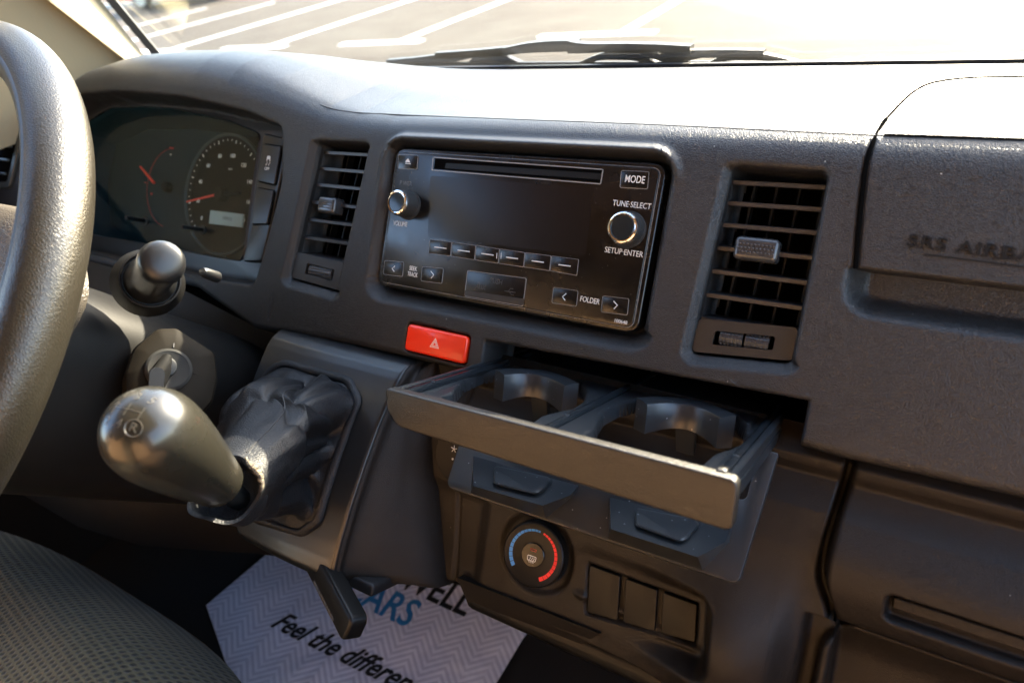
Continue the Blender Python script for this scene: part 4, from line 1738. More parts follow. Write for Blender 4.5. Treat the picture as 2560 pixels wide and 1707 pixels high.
def hsec(i, inset=0):
    L, Rr, n, B = xLs[i], xRs[i], nF[i], xB[i]
    p = [(L - 6, -60), (L - 1, n - 14), (L + 1.5, n - 5), (L + 5, n - 1.2), (L + 11, n), ((L + Rr) / 2, n + 1.5), (Rr - 9, n), (Rr - 3.5, n - 1.2), (Rr, n - 5), (Rr + 2.5, n - 12),
         (Rr + (B - Rr) * .55, n * .45 - 8), (B, -14), (B + 2, -60)]
    return np.array(p, float)


sec = [hsec(i) for i in range(len(us))]
# resample the sections smoothly
ss = np.linspace(0, 12, 97)
rings = []
uf = np.linspace(0, len(us) - 1, 70)
for q in uf:
    i = int(min(q, len(us) - 2))
    C = np.stack([catmull(s_, ss) for s_ in sec[max(0, i - 1):i + 3]]) if False else None
    t = q - i
    s_ = sec[i] * (1 - t) + sec[i + 1] * t
    C = catmull(s_, ss)
    uu = us[i] * (1 - t) + us[i + 1] * t
    rings.append([(c[0], uu, c[1]) for c in C])
RG = np.array(rings)
# groove where the satin facing meets the grained shell
for jj in (60,):
    RG[:, jj, 2] -= 1.0
ms = 54
mb = MB()
mb.rings(RG[:, :61].tolist(), closed=False, cap0=False, cap1=False)
mb.build('facing', 'console_satin', hous)
mb = MB()
mb.rings(RG[:, 60:].tolist(), closed=False, cap0=False, cap1=False)
mb.build('side_shell', 'dash_fine', hous)
mb = MB()
mb.add([(p[0], p[1], p[2]) for p in RG[-1]], [list(range(97))])
mb.build('underside', 'console_satin', hous)


def face_n(u):
    return float(np.interp(-u, -us, nF)) + 1.3


# ================================================================= GEAR LEVER
gear = thing('gear_lever', 'gear lever with a smoky glossy knob and a torn black leather boot', 'gear lever', W((-125, -190, 40)))
ktip = atF(330, 1046, 212)
kend = atF(548, 1208, 148)
kax = (ktip - kend)
klen = np.linalg.norm(kax)
kax /= klen
mb = MB()
prof = [(-.5, 13.5), (0, 15.2), (2, 15.9), (14, 18.2), (30, 21.2), (46, 23.8), (58, 25.2), (67, 25.5), (75, 24.4), (82, 21.2), (87, 16.8), (90.4, 11.2), (92, 5), (92.4, 0)]
sc_k = klen * 1.07 / 92.4
pr_ = np.array(prof) * np.array([1, .875])
tt = np.linspace(0, len(prof) - 1, 60)
pc = catmull(pr_, tt)
mb.lathe(tuple(kend), tuple(kax), [(d * sc_k, max(r, 0)) for d, r in pc], 64)
knob = mb.build('gear_knob', 'gear_knob', gear)
mb = MB()
mb.lathe(tuple(kend), tuple(kax), [(-6, 8), (-2, 10), (-1.2, 11.5), (0, 12.4), (2, 12.8), (4, 12.8)], 48)
mb.lathe(tuple(kend - kax * 46), tuple(kax), [(0, 6), (44, 7)], 20)
mb.build('lever_sleeve', 'gear_sleeve', gear)
# engraved gate pattern on the top of the knob, following its curve
ey_ = np.cross(kax, [1.0, 0, 0])
ey_ = np.array([0, 1.0, 0]) - kax * kax[1]
ey_ /= np.linalg.norm(ey_)
ex_ = np.cross(ey_, kax)
kr = pc


def on_knob(x, y, lift=.12):
    """local cap coordinates -> point on the knob surface"""
    r = math.hypot(x, y)
    i = int(np.argmax(pc[:, 1]))
    rr_ = pc[i:, 1][::-1]
    dd_ = pc[i:, 0][::-1]
    d = float(np.interp(r, rr_, dd_)) * sc_k
    return kend + kax * (d + lift) + ex_ * x * 1.0 + ey_ * y


def knob_text(mb, s_, x, y, size):
    v, f = text_geo(s_, size, extrude=.15, bold=.04)
    mb.add([on_knob(x + p[0], y + p[1], .1 + p[2]) for p in v], f)


mb = MB()
cxk, cyk = 0.0, 2.0
for s_, x, y in (('1', -7, 7), ('3', 0, 7), ('5', 7, 7), ('2', -7, -7), ('4', 0, -7), ('R', 7, -7)):
    knob_text(mb, s_, cxk + x, cyk + y, 5.6)
for a, b in (((-7, 3), (-7, -3)), ((0, 3), (0, -3)), ((7, 3), (7, -3)), ((-7, 0), (7, 0))):
    mb.tube([on_knob(cxk + a[0] + (b[0] - a[0]) * t, cyk + a[1] + (b[1] - a[1]) * t, .0) for t in np.linspace(0, 1, 8)], .2, 5)
mb.tube([on_knob(cxk + 7 + 3.6 * math.cos(a), cyk - 7 + 3.6 * math.sin(a), .1) for a in np.linspace(0, 2 * math.pi, 30)], .22, 5)
mb.build('gate_pattern', 'engraving', knob, label='engraved gear numbers 1 to 5 and R')

# leather boot: lofted from the rounded frame to the neck, with folds
BASE = roundpoly([(-183, -120), (-98, -119), (-80, -132), (-79, -218), (-92, -231), (-140, -236), (-180, -222)], [18, 14, 8, 10, 10, 14, 20], 8)
BASE = resample(ccw(BASE), 160)
bc = np.mean(np.array(BASE), 0)
a0 = np.array([math.atan2(p[1] - bc[1], p[0] - bc[0]) for p in BASE])
neckc = kend - kax * 4
# neck frame
n_ex = ex_
n_ey = ey_
NT = 70
rings = []
base3 = np.array([(p[0], p[1], face_n(p[1])) for p in BASE])
for i in range(NT + 1):
    t = i / NT
    ring = []
    for j, p in enumerate(base3):
        a = math.atan2(p[1] - bc[1], (p[0] - bc[0]))
        # target point on the neck circle
        rn = 19.0 + 1.2 * math.sin(2 * a + 1) + 1.0 * math.sin(5 * a)
        if t > .93:
            rn += (t - .93) * 26 * max(0, math.sin(-a + 0.3)) + (t - .93) * 8 * math.sin(3 * a + .5)
        nk = neckc + rn * (math.cos(a) * n_ex * .95 + math.sin(a) * n_ey) - kax * (9.0 * max(0, math.cos(a + .35)) ** 2) + kax * (1.2 * math.sin(a * 3 + 1))
        outn = np.array([0, 0, 1.0])
        if t < .09:                           # piping roll at the frame
            q = t / .09
            rad_in = np.array([bc[0], bc[1], 0]) - np.array([p[0], p[1], 0])
            rad_in /= np.linalg.norm(rad_in)
            c = p + rad_in * (3.0 * (1 - math.cos(q * math.pi))) + outn * (3.8 * math.sin(q * math.pi * .75))
        else:
            q = (t - .09) / .91
            rad_in = np.array([bc[0], bc[1], 0]) - np.array([p[0], p[1], 0])
            rad_in /= np.linalg.norm(rad_in)
            st0 = p + rad_in * 6 + outn * 2.7
            # a moat behind the frame, then a fat sleeve that runs along the lever
            dpth = .04 + .96 * max(0, math.cos(a + .55))
            st = st0 + rad_in * 17 * dpth * smooth01(np.array(q / .2)).item()
            e = q ** 1.15
            c = st * (1 - e) + nk * e
            c = c - outn * 9 * dpth * math.exp(-((q - .13) / .10) ** 2) + outn * 17 * math.exp(-((q - .33) / .17) ** 2) * (1.1 - .6 * dpth)
            # folds
            env = smooth01(q / .12).item() if False else min(1, q / .12) * max(0, 1 - q * 1.02) ** .7 * 1.15
            rl = c - (neckc * q + np.array([bc[0], bc[1], face_n(bc[1])]) * (1 - q))
            rl /= np.linalg.norm(rl) + 1e-6
            ph = .55 * noise.noise(Vector((math.cos(a) * 1.3, math.sin(a) * 1.3, 2.0))) + .22 * noise.noise(Vector((math.cos(a) * 3.2, math.sin(a) * 3.2, 7.0)))
            env = min(1, q / .06) * max(0, 1 - q / .74) ** .6
            bel = abs(math.sin(math.pi * (q * 3.1 + ph * 2.0 + .15))) ** .6 - .6
            amp = 12.5 * (.55 + .9 * abs(noise.noise(Vector((math.cos(a) * 1.8 + 5, math.sin(a) * 1.8, q * 1.5)))))
            pin = 0.0
            for ak, wk, dk in ((.55, .09, 9), (1.15, .07, 6), (1.75, .08, 7), (2.3, .12, 8), (-.45, .09, 9), (-1.3, .11, 7), (2.9, .1, 5)):
                da = (a - ak - .5 * (q - .3) + math.pi) % (2 * math.pi) - math.pi
                pin += dk * math.exp(-(da / wk) ** 2)
            fine = 1.6 * noise.noise(Vector((math.cos(a) * 4 + q * 3, math.sin(a) * 4, q * 6))) * max(0, 1 - q)
            c = c + rl * (bel * amp * env + fine) - rl * pin * max(0, 1 - q / .6) * min(1, q / .1)
            c = c + rl * 2.5 * math.sin(math.pi * q)
        ring.append(tuple(c))
    rings.append(ring)
mb = MB()
mb.rings(rings, cap0=False, cap1=False)
# inside wall so that the mouth looks hollow
last = np.array(rings[-1])
cl_ = last.mean(0)
inn1 = (last - cl_) * .88 + cl_ - kax * 1.0
inn2 = (last - cl_) * .82 + cl_ - kax * 16
mb.rings([last.tolist(), inn1.tolist(), inn2.tolist()], cap0=False, cap1=True)
boot = mb.build('boot', 'leather', gear, smooth=60)
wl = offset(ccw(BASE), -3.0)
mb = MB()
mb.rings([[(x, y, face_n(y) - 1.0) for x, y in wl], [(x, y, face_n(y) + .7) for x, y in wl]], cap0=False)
mb.build('boot_gap_shade', 'slot_dark', gear, smooth=None)  # dark plate put in to paint the shade in the gap round the boot
mb = MB()
# worn pale edge along the upper part of the mouth
wpts = []
for j in range(len(last)):
    a = math.atan2(BASE[j][1] - bc[1], BASE[j][0] - bc[0])
    if 0.1 < a < 1.35:
        wpts.append((a, last[j] + kax * .4 + np.array([noise.noise(Vector((j * .4, 0, 0))), noise.noise(Vector((j * .4, 5, 0))), 0]) * 1.8))
wpts = [p for a, p in sorted(wpts, key=lambda q: q[0])]
mb.tube(wpts, [.5 + 1.3 * math.sin(math.pi * i / (len(wpts) - 1)) + .8 * noise.noise(Vector((i * .5, 1, 1))) for i in range(len(wpts))], 8)
mb.build('torn_edge', 'leather_worn', boot)
# seam running up the boot
jj = min(range(len(BASE)), key=lambda j: abs(a0[j] - 1.45))
mb = MB()
mb.tube([np.array(rings[i][jj]) * 1.0 for i in range(4, NT, 2)], .5, 6)
mb.build('boot_seam', 'stitch', boot)

# ================================================================= PARKING BRAKE HANDLE
pb = thing('parking_brake_handle', 'flat black parking brake pull handle below the shifter housing', 'brake handle', W(atF(860, 1560, 70)))
h0, h1 = atF(780, 1392, 42), atF(878, 1578, 66)
hd = (h1 - h0)
hl_ = np.linalg.norm(hd)
hd /= hl_
hs = np.cross(hd, [0, 0, 1.0])
hs /= np.linalg.norm(hs)
hn = np.cross(hs, hd)


def HF(v):
    v = np.asarray(v, float).reshape(-1, 3)
    return h0 + v[:, :1] * hs + v[:, 1:2] * hd + v[:, 2:3] * hn


sgn = -1 if hs[0] < 0 else 1
mb = MB(HF)
mb.prism(roundpoly([(-9.5, -30), (9.5, -30), (9.5, hl_), (-9.5, hl_)], [2, 2, 5, 5], 5), -9, 3, 2.6, 4)
grip = mb.build('grip', 'brake_black', pb)
mb = MB(HF)
v, f = text_geo('PRESS BUTTON & TURN', 3.4, extrude=.1)
s_ = 36 / (v[:, 0].max() - v[:, 0].min())
sx_ = (9.5 - 3.0) * (-sgn)
mb.add([(sx_ + q[1] * sgn, hl_ * .50 + q[0] * s_, 3.1 + q[2]) for q in v], f)
mb.build('grip_lettering', 'print_worn', grip)
mb = MB()
q0, q1 = atF(890, 1448, 30), atF(950, 1450, 20)
mb.box(((q0[0] + q1[0]) / 2, q0[1], 20), (26, 9, 30), 2)
mb.build('bracket', 'rubber', pb)

# ================================================================= STEERING COLUMN + WHEEL
WC = np.array([-308.0, -251.0, 26.0])               # world mm
wt_ = rad(-48)
wx_ = np.array([1.0, 0, 0])
wz_ = np.array([0, -math.sin(wt_), math.cos(wt_)])   # up the wheel plane
wnrm = np.cross(wx_, wz_)                            # towards the driver
if wnrm[1] > 0:
    wnrm = -wnrm


def WH(v):                                           # wheel frame -> world mm
    v = np.asarray(v, float).reshape(-1, 3)
    return WC + v[:, :1] * wx_ + v[:, 1:2] * wz_ + v[:, 2:3] * wnrm


wheel = thing('steering_wheel', 'grained brown-grey steering wheel catching the sun in the left foreground', 'steering wheel', WC)
RM, RT = 185.0, 16.0
mb = MB(WH)
NR, NS_ = 220, 40
verts, faces = [], []
for i in range(NR):
    a = 2 * math.pi * i / NR
    for j in range(NS_):
        b = 2 * math.pi * j / NS_
        r = RT * (1 - .02 * math.cos(2 * b))
        # shallow seam on the inner front of the rim
        r -= 1.1 * math.exp(-((b - rad(128)) / .05) ** 2)
        rr_ = RM + r * math.cos(b)
        verts.append((rr_ * math.cos(a), rr_ * math.sin(a), r * math.sin(b) * 1.02))
for i in range(NR):
    for j in range(NS_):
        if 11 <= j < 26:
            continue
        faces.append([i * NS_ + j, ((i + 1) % NR) * NS_ + j, ((i + 1) % NR) * NS_ + (j + 1) % NS_, i * NS_ + (j + 1) % NS_])
mb.add(verts, faces)
rimo = mb.build('rim', 'rim_skin', wheel, 'W', smooth=80)
# smoother inner strip let into the rim
mb = MB(WH)
verts, faces = [], []
for i in range(NR):
    a = 2 * math.pi * i / NR
    for j in range(16):
        b = 2 * math.pi * (11 + j) / NS_
        r = RT + (.7 if 0 < j < 15 else -1.6)
        verts.append(((RM + r * math.cos(b)) * math.cos(a), (RM + r * math.cos(b)) * math.sin(a), r * math.sin(b) * 1.02))
for i in range(NR):
    for j in range(15):
        faces.append([i * 16 + j, ((i + 1) % NR) * 16 + j, ((i + 1) % NR) * 16 + j + 1, i * 16 + j + 1])
mb.add(verts, faces)
mb.build('inner_strip', 'inner_ring', rimo, 'W', smooth=80)
# hub and spokes
mb = MB(WH)
hub = resample(ccw(roundpoly([(-70, 92), (70, 92), (112, 48), (100, 0), (60, -80), (-60, -80), (-100, 0), (-112, 48)], 22, 8)), 72)
rs = []
for k, (sc2, z) in enumerate([(1.0, -62), (1.02, -48), (1.0, -36), (.95, -30), (.84, -25), (.6, -21), (.3, -19), (.05, -18)]):
    rs.append([(x * sc2, y * sc2 - 4 * (1 - sc2), z) for x, y in hub])
mb.rings(rs)
mb.build('hub_cover', 'hub_skin', wheel, 'W', smooth=50)
for a in (3, 177, -62, -118):
    mb = MB(WH)
    ca, sa = math.cos(rad(a)), math.sin(rad(a))
    rs = []
    for d, wd, z, th in ((58, 30, -46, 9), (90, 28, -42, 8), (120, 24, -32, 7), (150, 22, -20, 7), (174, 30, -8, 9)):
        ctr = np.array([ca * d, sa * d])
        pr = np.array([-sa, ca])
        rs.append([(ctr[0] + pr[0] * wd * math.cos(b), ctr[1] + pr[1] * wd * math.cos(b), z + th * math.sin(b)) for b in np.linspace(0, 2 * math.pi, 20, endpoint=False)])
    mb.rings(rs)
    mb.build('spoke', 'rim_skin', wheel, 'W')

colm = thing('steering_column', 'dark plastic steering column cover with a wiper stalk and the ignition lock', 'steering column', WC + np.array([40, 120, -120]))
# shroud: lofted down the column axis
caxis = -wnrm                                        # forward-down from the wheel
mb = MB(WH)
rs = []
NN = 72


def shroud_sec(d):
    t = (d + 40) / 220
    pts = []
    for k in range(NN):
        a = 2 * math.pi * k / NN
        ca, sa = math.cos(a), math.sin(a)
        ex = 78 + 18 * smooth01(np.array(t * 1.5)).item()
        ey2 = 62 if sa > 0 else 92
        p = 3.2
        r = (abs(ca / ex) ** p + abs(sa / ey2) ** p) ** (-1 / p)
        pts.append((r * ca, r * sa - 4, -d))
    return pts


for d in (44, 46, 50, 60, 80, 110, 140, 175, 215, 260, 320):
    rs.append(shroud_sec(d) if d > 45 else [(x * .9, y * .9, z) for x, y, z in shroud_sec(46)])
mb.rings(rs)
mb.build('column_cover', 'column', colm, 'W', smooth=45)
# big lower knee panel left of the shifter
mb = MB()
kp = [(-700, -84, -6), (-540, -80, -2), (-400, -84, 0), (-330, -90, -6), (-250, -110, -24), (-205, -112, -34)]
kb_ = [(-700, -330, 20), (-540, -330, 30), (-400, -330, 30), (-330, -330, 10), (-250, -330, -60), (-205, -330, -90)]
rs = []
for t in np.linspace(0, 1, 12):
    rs.append([tuple(np.array(a) * (1 - t) + np.array(b) * t + np.array([0, 0, 26 * math.sin(math.pi * t)]) * (1 if a[0] < -300 else .2)) for a, b in zip(kp, kb_)])
mb.rings(rs, closed=False, cap0=False, cap1=False)
mb.build('knee_panel', 'dash_fine', dash, smooth=60)

# stalk boss, collar and wiper stalk
sb = atF(377, 698, 118)
sbd = atF(402, 660, 158) - sb
stl = np.linalg.norm(sbd)
sbd /= stl
mb = MB()
mb.lathe(tuple(sb - sbd * 26), tuple(sbd), [(0, 23.5), (14, 21), (22, 19.4), (24.2, 18.6), (24.5, 17.6), (22, 16.8), (22, 0)], 48)
mb.build('stalk_boss', 'column', colm)
mb = MB()
mb.lathe(tuple(sb - sbd * 4), tuple(sbd), [(0, 16.2), (2, 16.0), (8, 14.0), (14, 12.2), (stl - 14, 11.6), (stl - 6, 11.6), (stl + 1, 11.2)], 40)
stalk = mb.build('wiper_stalk', 'key_black', colm)
mb = MB()
prof = [(-8, 10.6), (-4, 11.2), (4, 12.2), (13, 12.5), (20, 12.0), (23.6, 10.4), (25.2, 7.0), (25.8, 3), (25.9, 0)]
pcs = catmull(np.array(prof), np.linspace(0, len(prof) - 1, 30))
mb.lathe(tuple(sb + sbd * (stl - 12)), tuple(sbd), [(d, r) for d, r in pcs], 24)
mb.build('stalk_end', 'key_black', stalk, smooth=24)
mb = MB()
p = atF(389, 645, 158)
mb.box((p[0] - 4, p[1] + 2, p[2] + 4), (2.4, 2.4, .5), .2)
mb.build('stalk_symbol', 'print_white', stalk)
mb = MB()
p = atF(462, 668, 140)
mb.lathe(tuple(p - np.array([0, 4, 22])), (0.3, .2, 1), [(0, 3.6), (12, 3.2), (14, 2.4), (14.4, 0)], 18)
mb.build('washer_button', 'key_black', stalk)

# ignition lock
ic = atF(430, 918, 104)
iax = CAMF - ic
iax /= np.linalg.norm(iax)
iax = iax + np.array([.10, .30, -.05])
iax /= np.linalg.norm(iax)
iex = np.cross([0, 1.0, 0], iax)
iex /= np.linalg.norm(iex)
iey = np.cross(iax, iex)


def IG(v):
    v = np.asarray(v, float).reshape(-1, 3)
    return ic + v[:, :1] * iex + v[:, 1:2] * iey + v[:, 2:3] * iax


mb = MB(IG)
hexa = [(-12, 34), (2, 36), (33, 17), (36, -6), (33, -26), (20, -44), (-2, -50), (-30, -40), (-33, -6), (-28, 16)]
hexa = [(x * .84, y * .84) for x, y in hexa]
hexa = roundpoly(hexa, [6, 4, 5, 6, 8, 10, 10, 10, 8, 8], 4)
mb.rings([[(x, y, -60) for x, y in hexa], [(x, y, -8) for x, y in hexa], [(x * .95, y * .95, -4) for x, y in hexa], [(x * .72, y * .72, 0) for x, y in hexa], [(x * .4, y * .4, .5) for x, y in hexa]])
ish = mb.build('ignition_shroud', 'ignition_shroud', colm, smooth=30)
mb = MB(IG)
for a in ((0, 13, .8, 26), (13, -4, 27, -8)):
    mb.rings([[(a[0] - .35, a[1], -6), (a[0] + .35, a[1], -6), (a[0] + .35, a[1] + .6, 1.4), (a[0] - .35, a[1] + .6, 1.4)],
              [(a[2] - .35, a[3], -8), (a[2] + .35, a[3], -8), (a[2] + .35, a[3] + .6, -3), (a[2] - .35, a[3] + .6, -3)]])
mb.build('shroud_joint', 'stitch', ish)
mb = MB(IG)
mb.lathe((-2, -2, -2), (0, 0, 1), [(0, 14.6), (3.6, 14.6), (4.6, 13.6), (4.9, 12.6), (4.5, 11.5), (4.5, 0)], 48)
lock = mb.build('lock_ring', 'metal_grey', colm)
mb = MB(IG)
mb.lathe((-4, -1, 2), (0, 0, 1), [(0, 6.8), (3.2, 6.6), (3.6, 5.6), (3.6, 0)], 30)
mb.rings([[(x, y, 4) for x, y in rrect(-4, 1, 7.0, 14, 3)], [(x - 2, y - 7, 14) for x, y in rrect(-5, -1, 8, 16, 3.4)], [(x - 6, y - 16, 30) for x, y in rrect(-5, -1, 8.5, 17, 3.6)]])
mb.build('key_grip', 'brake_black', lock)

# ================================================================= SEAT
seat = thing('driver_seat', 'olive-grey knitted fabric seat cushion in the lower left foreground', 'seat', (-320, -450, -420))
SE = np.array([[-600, -560, -440, -300, -180, -100, -66], [0] * 7])
nu, nv = 90, 80
vv, ff = [], []
for i in range(nu + 1):
    for j in range(nv + 1):
        a = -1 + 2 * i / nu
        b = -1 + 2 * j / nv
        # superellipse cushion, centre (-330,-480), half sizes 268 x 268
        k = max(abs(a), abs(b))
        r = (abs(a) ** 4.0 + abs(b) ** 4.0) ** .25 if k > 0 else 1
        sx2, sy2 = (a / r * k, b / r * k) if k > 0 else (0, 0)
        rr_ = k
        x = -330 + 268 * sx2
        y = -484 + 266 * sy2
        zt = -212 + 26 * (1 - rr_ ** 2) * 0.35 - 95 * max(0, (rr_ - .72) / .28) ** 2.4
        zt += 10 * math.exp(-((y + 330) / 70) ** 2) * (1 - rr_ ** 4)
        zt += 7 * smooth01(np.array((x + 330) / 200.)).item() * (1 - rr_ ** 6)
        vv.append((x, y, zt))
for i in range(nu):
    for j in range(nv):
        q = i * (nv + 1) + j
        ff.append([q, q + nv + 1, q + nv + 2, q + 1])
link('cushion', vv, ff, 'seat_knit', seat, 'W', smooth=60)
mb = MB()
ring = []
for k in range(80):
    a = 2 * math.pi * k / 80
    ca, sa = math.cos(a), math.sin(a)
    r = (abs(ca) ** 4 + abs(sa) ** 4) ** -.25
    ring.append((ca * r, sa * r))
mb.rings([[(-330 + 268 * x, -484 + 266 * y, -306) for x, y in ring], [(-330 + 262 * x, -484 + 262 * y, -345) for x, y in ring], [(-330 + 230 * x, -484 + 235 * y, -370) for x, y in ring]], cap0=False)
mb.build('cushion_base', 'seat_back', seat, 'W')

# ================================================================= FLOOR AND PAPER MAT
FZ = -500.0
link('cabin_floor', [(-850, -900, FZ - 8), (900, -900, FZ - 8), (900, 300, FZ - 8), (-850, 300, FZ - 8)], [[0, 1, 2, 3]], 'carpet', None, 'W', kind='structure')
link('firewall', [(-850, 300, FZ - 8), (900, 300, FZ - 8), (900, 225, 46), (-850, 225, 46)], [[0, 1, 2, 3]], 'carpet', None, 'W', kind='structure')
mt_ = thing('floor_mat', 'pale lilac paper floor mat with herringbone print and a slogan on the floor', 'floor mat', (-250, -90, FZ))
m0, m1, m2 = atW(515, 1512, 2, FZ), atW(688, 1366, 2, FZ), atW(1308, 1592, 2, FZ)
ed = (m2 - m1)
# mat is a rectangle: left end m0-m1, long side from m1 through m2
exm = ed / np.linalg.norm(ed)
eym = np.array([-exm[1], exm[0], 0])
Lm = np.linalg.norm(ed)
pm = [m0 + (m1 - m0) * 1.6, m2 + (m1 - m0) * .5, m2, m2 - (m1 - m0) * 2.6 - exm * 10, m0 - (m1 - m0) * 2.4]
pm = [m1 + (m1 - m0) * .35, m2 + (m1 - m0) * .32 + exm * 0, m2, atW(1190, 1790, 2, FZ), atW(700, 2050, 2, FZ), m0]
gridm = [(p[0], p[1], FZ) for p in pm]
mb = MB()
mb.rings([[(x, y, FZ - 1.5) for x, y, z in gridm], gridm])
mb.build('mat_sheet', 'mat_paper', mt_, 'W', smooth=None)


def floor_text(body, pa_, pb_, size_px, material, name, **k):
    A, B = atW(*pa_, 2, FZ + .5), atW(*pb_, 2, FZ + .5)
    e = B - A
    L = np.linalg.norm(e)
    e /= L
    up = np.cross([0, 0, 1.0], e)
    hgt = np.linalg.norm(atW(pa_[0] + size_px * .35, pa_[1] - size_px * .94, 2, FZ) - A)
    mb = MB()
    text_on(mb, body, hgt * 1.35, (A + B) / 2 + up * hgt * .5, e, up, width=L, extrude=.2, **k)
    return mb.build(name, material, mt_, 'W', smooth=None)


floor_text('WELL', (990, 1468), (1158, 1545), 62, 'mat_paper_ink', 'brand_lettering', bold=.9)
floor_text('CARS', (848, 1495), (1012, 1572), 66, 'mat_ink_blue', 'brand_lettering', bold=.9)
floor_text('Feel the difference', (668, 1565), (1060, 1762), 46, 'mat_paper_ink', 'slogan', shear=.55, bold=.7)

# ================================================================= PILLAR, WINDSCREEN, WIPERS
pil = thing('windscreen_pillar', 'beige windscreen pillar trim at the upper left with a black rubber edge', 'pillar', (-640, 190, 70))


def line3(pa_, pb_, xa, xb, ext0=.5, ext1=.25):
    A, B = atW(*pa_, 0, xa), atW(*pb_, 0, xb)
    return A + (A - B) * ext0, B + (B - A) * ext1


E = [line3((268, 0), (392, 148), -600, -606, 3.0, .5), line3((250, 0), (368, 148), -606, -612, 3.0, .5), line3((128, 0), (318, 150), -585, -588, 3.0, .5),
     line3((40, 0), (250, 160), -600, -604, 3.0, .6)]
lo_ = [e[1] for e in E] + [np.array([-665, -60, 20.0]), np.array([-690, -260, 0.0])]
hi_ = [e[0] for e in E] + [E[3][0] + np.array([-30, -150, 0.0]), E[3][0] + np.array([-60, -330, 0.0])]
lo_, hi_ = np.array(lo_), np.array(hi_)
nst = 26
ts = np.linspace(0, 5, 60)


def strip(i0_, i1_):
    a, b = lo_[i0_:i1_ + 1], hi_[i0_:i1_ + 1]
    tt_ = np.linspace(0, i1_ - i0_, 8 * (i1_ - i0_) + 1)
    ra, rb = catmull(a, tt_), catmull(b, tt_)
    return [(ra * (1 - t) + rb * t).tolist() for t in np.linspace(0, 1, nst)]


mb = MB()
mb.rings(strip(1, 5), closed=False, cap0=False, cap1=False)
back = [[(p[0] - 25, p[1] + 6, p[2]) for p in r] for r in strip(1, 5)]
mb.rings(back, closed=False, cap0=False, cap1=False)
mb.build('pillar_trim', 'pillar_trim', pil, 'W', smooth=50)
mb = MB()
mb.rings([[lo_[0] + q for q in (np.array([-7, 3, 0]), np.array([2, -3, 0]), np.array([5, 6, 0]), np.array([-3, 12, 0]))],
          [hi_[0] + q for q in (np.array([-7, 3, 0]), np.array([2, -3, 0]), np.array([5, 6, 0]), np.array([-3, 12, 0]))]])
mb.build('rubber_edge', 'rubber', pil, 'W')
mb = MB()
c1, c2 = atW(136, 0, 0, -618), atW(172, 22, 0, -620)
mb.tube([c1 + (c1 - c2) * 3, c2], [3.2, .8], 8)
mb.build('trim_slot', 'rubber', pil, 'W')
# door and its window sill, seen through the steering wheel
door = thing('driver_door', 'dark door top edge seen beyond the steering wheel', 'door', (-720, -200, -500))
mb = MB()
mb.rings([[(-700, 330, 20), (-700, -900, 20), (-780, -900, 20), (-780, 330, 20)], [(-680, 330, -508), (-680, -900, -508), (-780, -900, -508), (-780, 330, -508)]])
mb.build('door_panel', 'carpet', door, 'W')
mb = MB()
mb.box((-740, -420, 24), (60, 960, 10), 3)
mb.build('sill_trim', 'rubber', door, 'W')

# windscreen: one pane, raked back over the dash
ws = thing('windscreen', 'clear raked windscreen glass above the dashboard', 'windscreen', (0, 230, 40))
WT = (-560, 760)
mb = MB()
zb, zt_ = 38, 700
yb, yt_ = 232, -170
mb.rings([[(-640, yb, zb), (760, yb, zb), (700, yt_, zt_), (-600, yt_, zt_)], [(-640, yb + 5, zb), (760, yb + 5, zb), (700, yt_ + 5, zt_), (-600, yt_ + 5, zt_)]])
mb.build('pane', 'windscreen_glass', ws, 'W', smooth=None)
mb = MB()
A = atW(1040, 172, 1, 226)
mb.rings([[(-640, 222, 30), (-640, 229, 30), (-640, 226, 50.4), (-640, 222, 50.4)], [(760, 222, 30), (760, 229, 30), (760, 226, 50.4), (760, 222, 50.4)]])
mb.build('bottom_seal', 'rubber', ws, 'W', smooth=None)


# wiper: blade, bridges, claws and arm on the glass
def WP(px, py, y):
    return atW(px, py, 1, y)


def wiper(label, rows, blade, arm, yy):
    root = thing('windscreen_wiper', label, 'wiper', WP(*blade[0], yy), 'wipers lying along the bottom of the windscreen')
    mb = MB()
    b0, b1 = WP(*blade[0], yy), WP(*blade[1], yy)
    mb.rings([[b0 + np.array(q) for q in ((0, -3, -4), (0, 3, -4), (0, 2, 3.4), (0, -2, 3.4))], [b1 + np.array(q) for q in ((0, -3, -4), (0, 3, -4), (0, 2, 3.4), (0, -2, 3.4))]])
    mb.build('rubber_blade', 'rubber', root, 'W')
    for pts in rows:
        mb = MB()
        P_ = [WP(x, y, yy - 3) for x, y, *_ in pts]
        n_ = 6
        rs_ = []
        Pd = np.array(P_)
        tt_ = np.linspace(0, len(P_) - 1, (len(P_) - 1) * 4 + 1)
        Cd = catmull(Pd, tt_)
        wd = np.interp(tt_, range(len(pts)), [p[2] for p in pts])
        for c, q in zip(Cd, wd):
            rs_.append([c + np.array(k_) for k_ in ((0, -3.5, -q), (0, 3.5, -q), (0, 3.5, q), (0, -3.5, q))])
        mb.rings(rs_)
        mb.build('bridge', 'wiper_metal', root, 'W')
    mb = MB()
    Pa = np.array([WP(x, y, yy - 8) for x, y, *_ in arm])
    tt_ = np.linspace(0, len(arm) - 1, (len(arm) - 1) * 4 + 1)
    Ca = catmull(Pa, tt_)
    wd = np.interp(tt_, range(len(arm)), [p[2] for p in arm])
    mb.rings([[c + np.array(k_) for k_ in ((0, -4, -q), (0, 4, -q), (0, 4, q), (0, -4, q))] for c, q in zip(Ca, wd)])
    mb.build('arm', 'wiper_metal', root, 'W')
    return root


k9 = 1360 / 2352


def w9(x, y, w_):
    return (740 + x * k9, 80 + y * k9, w_)


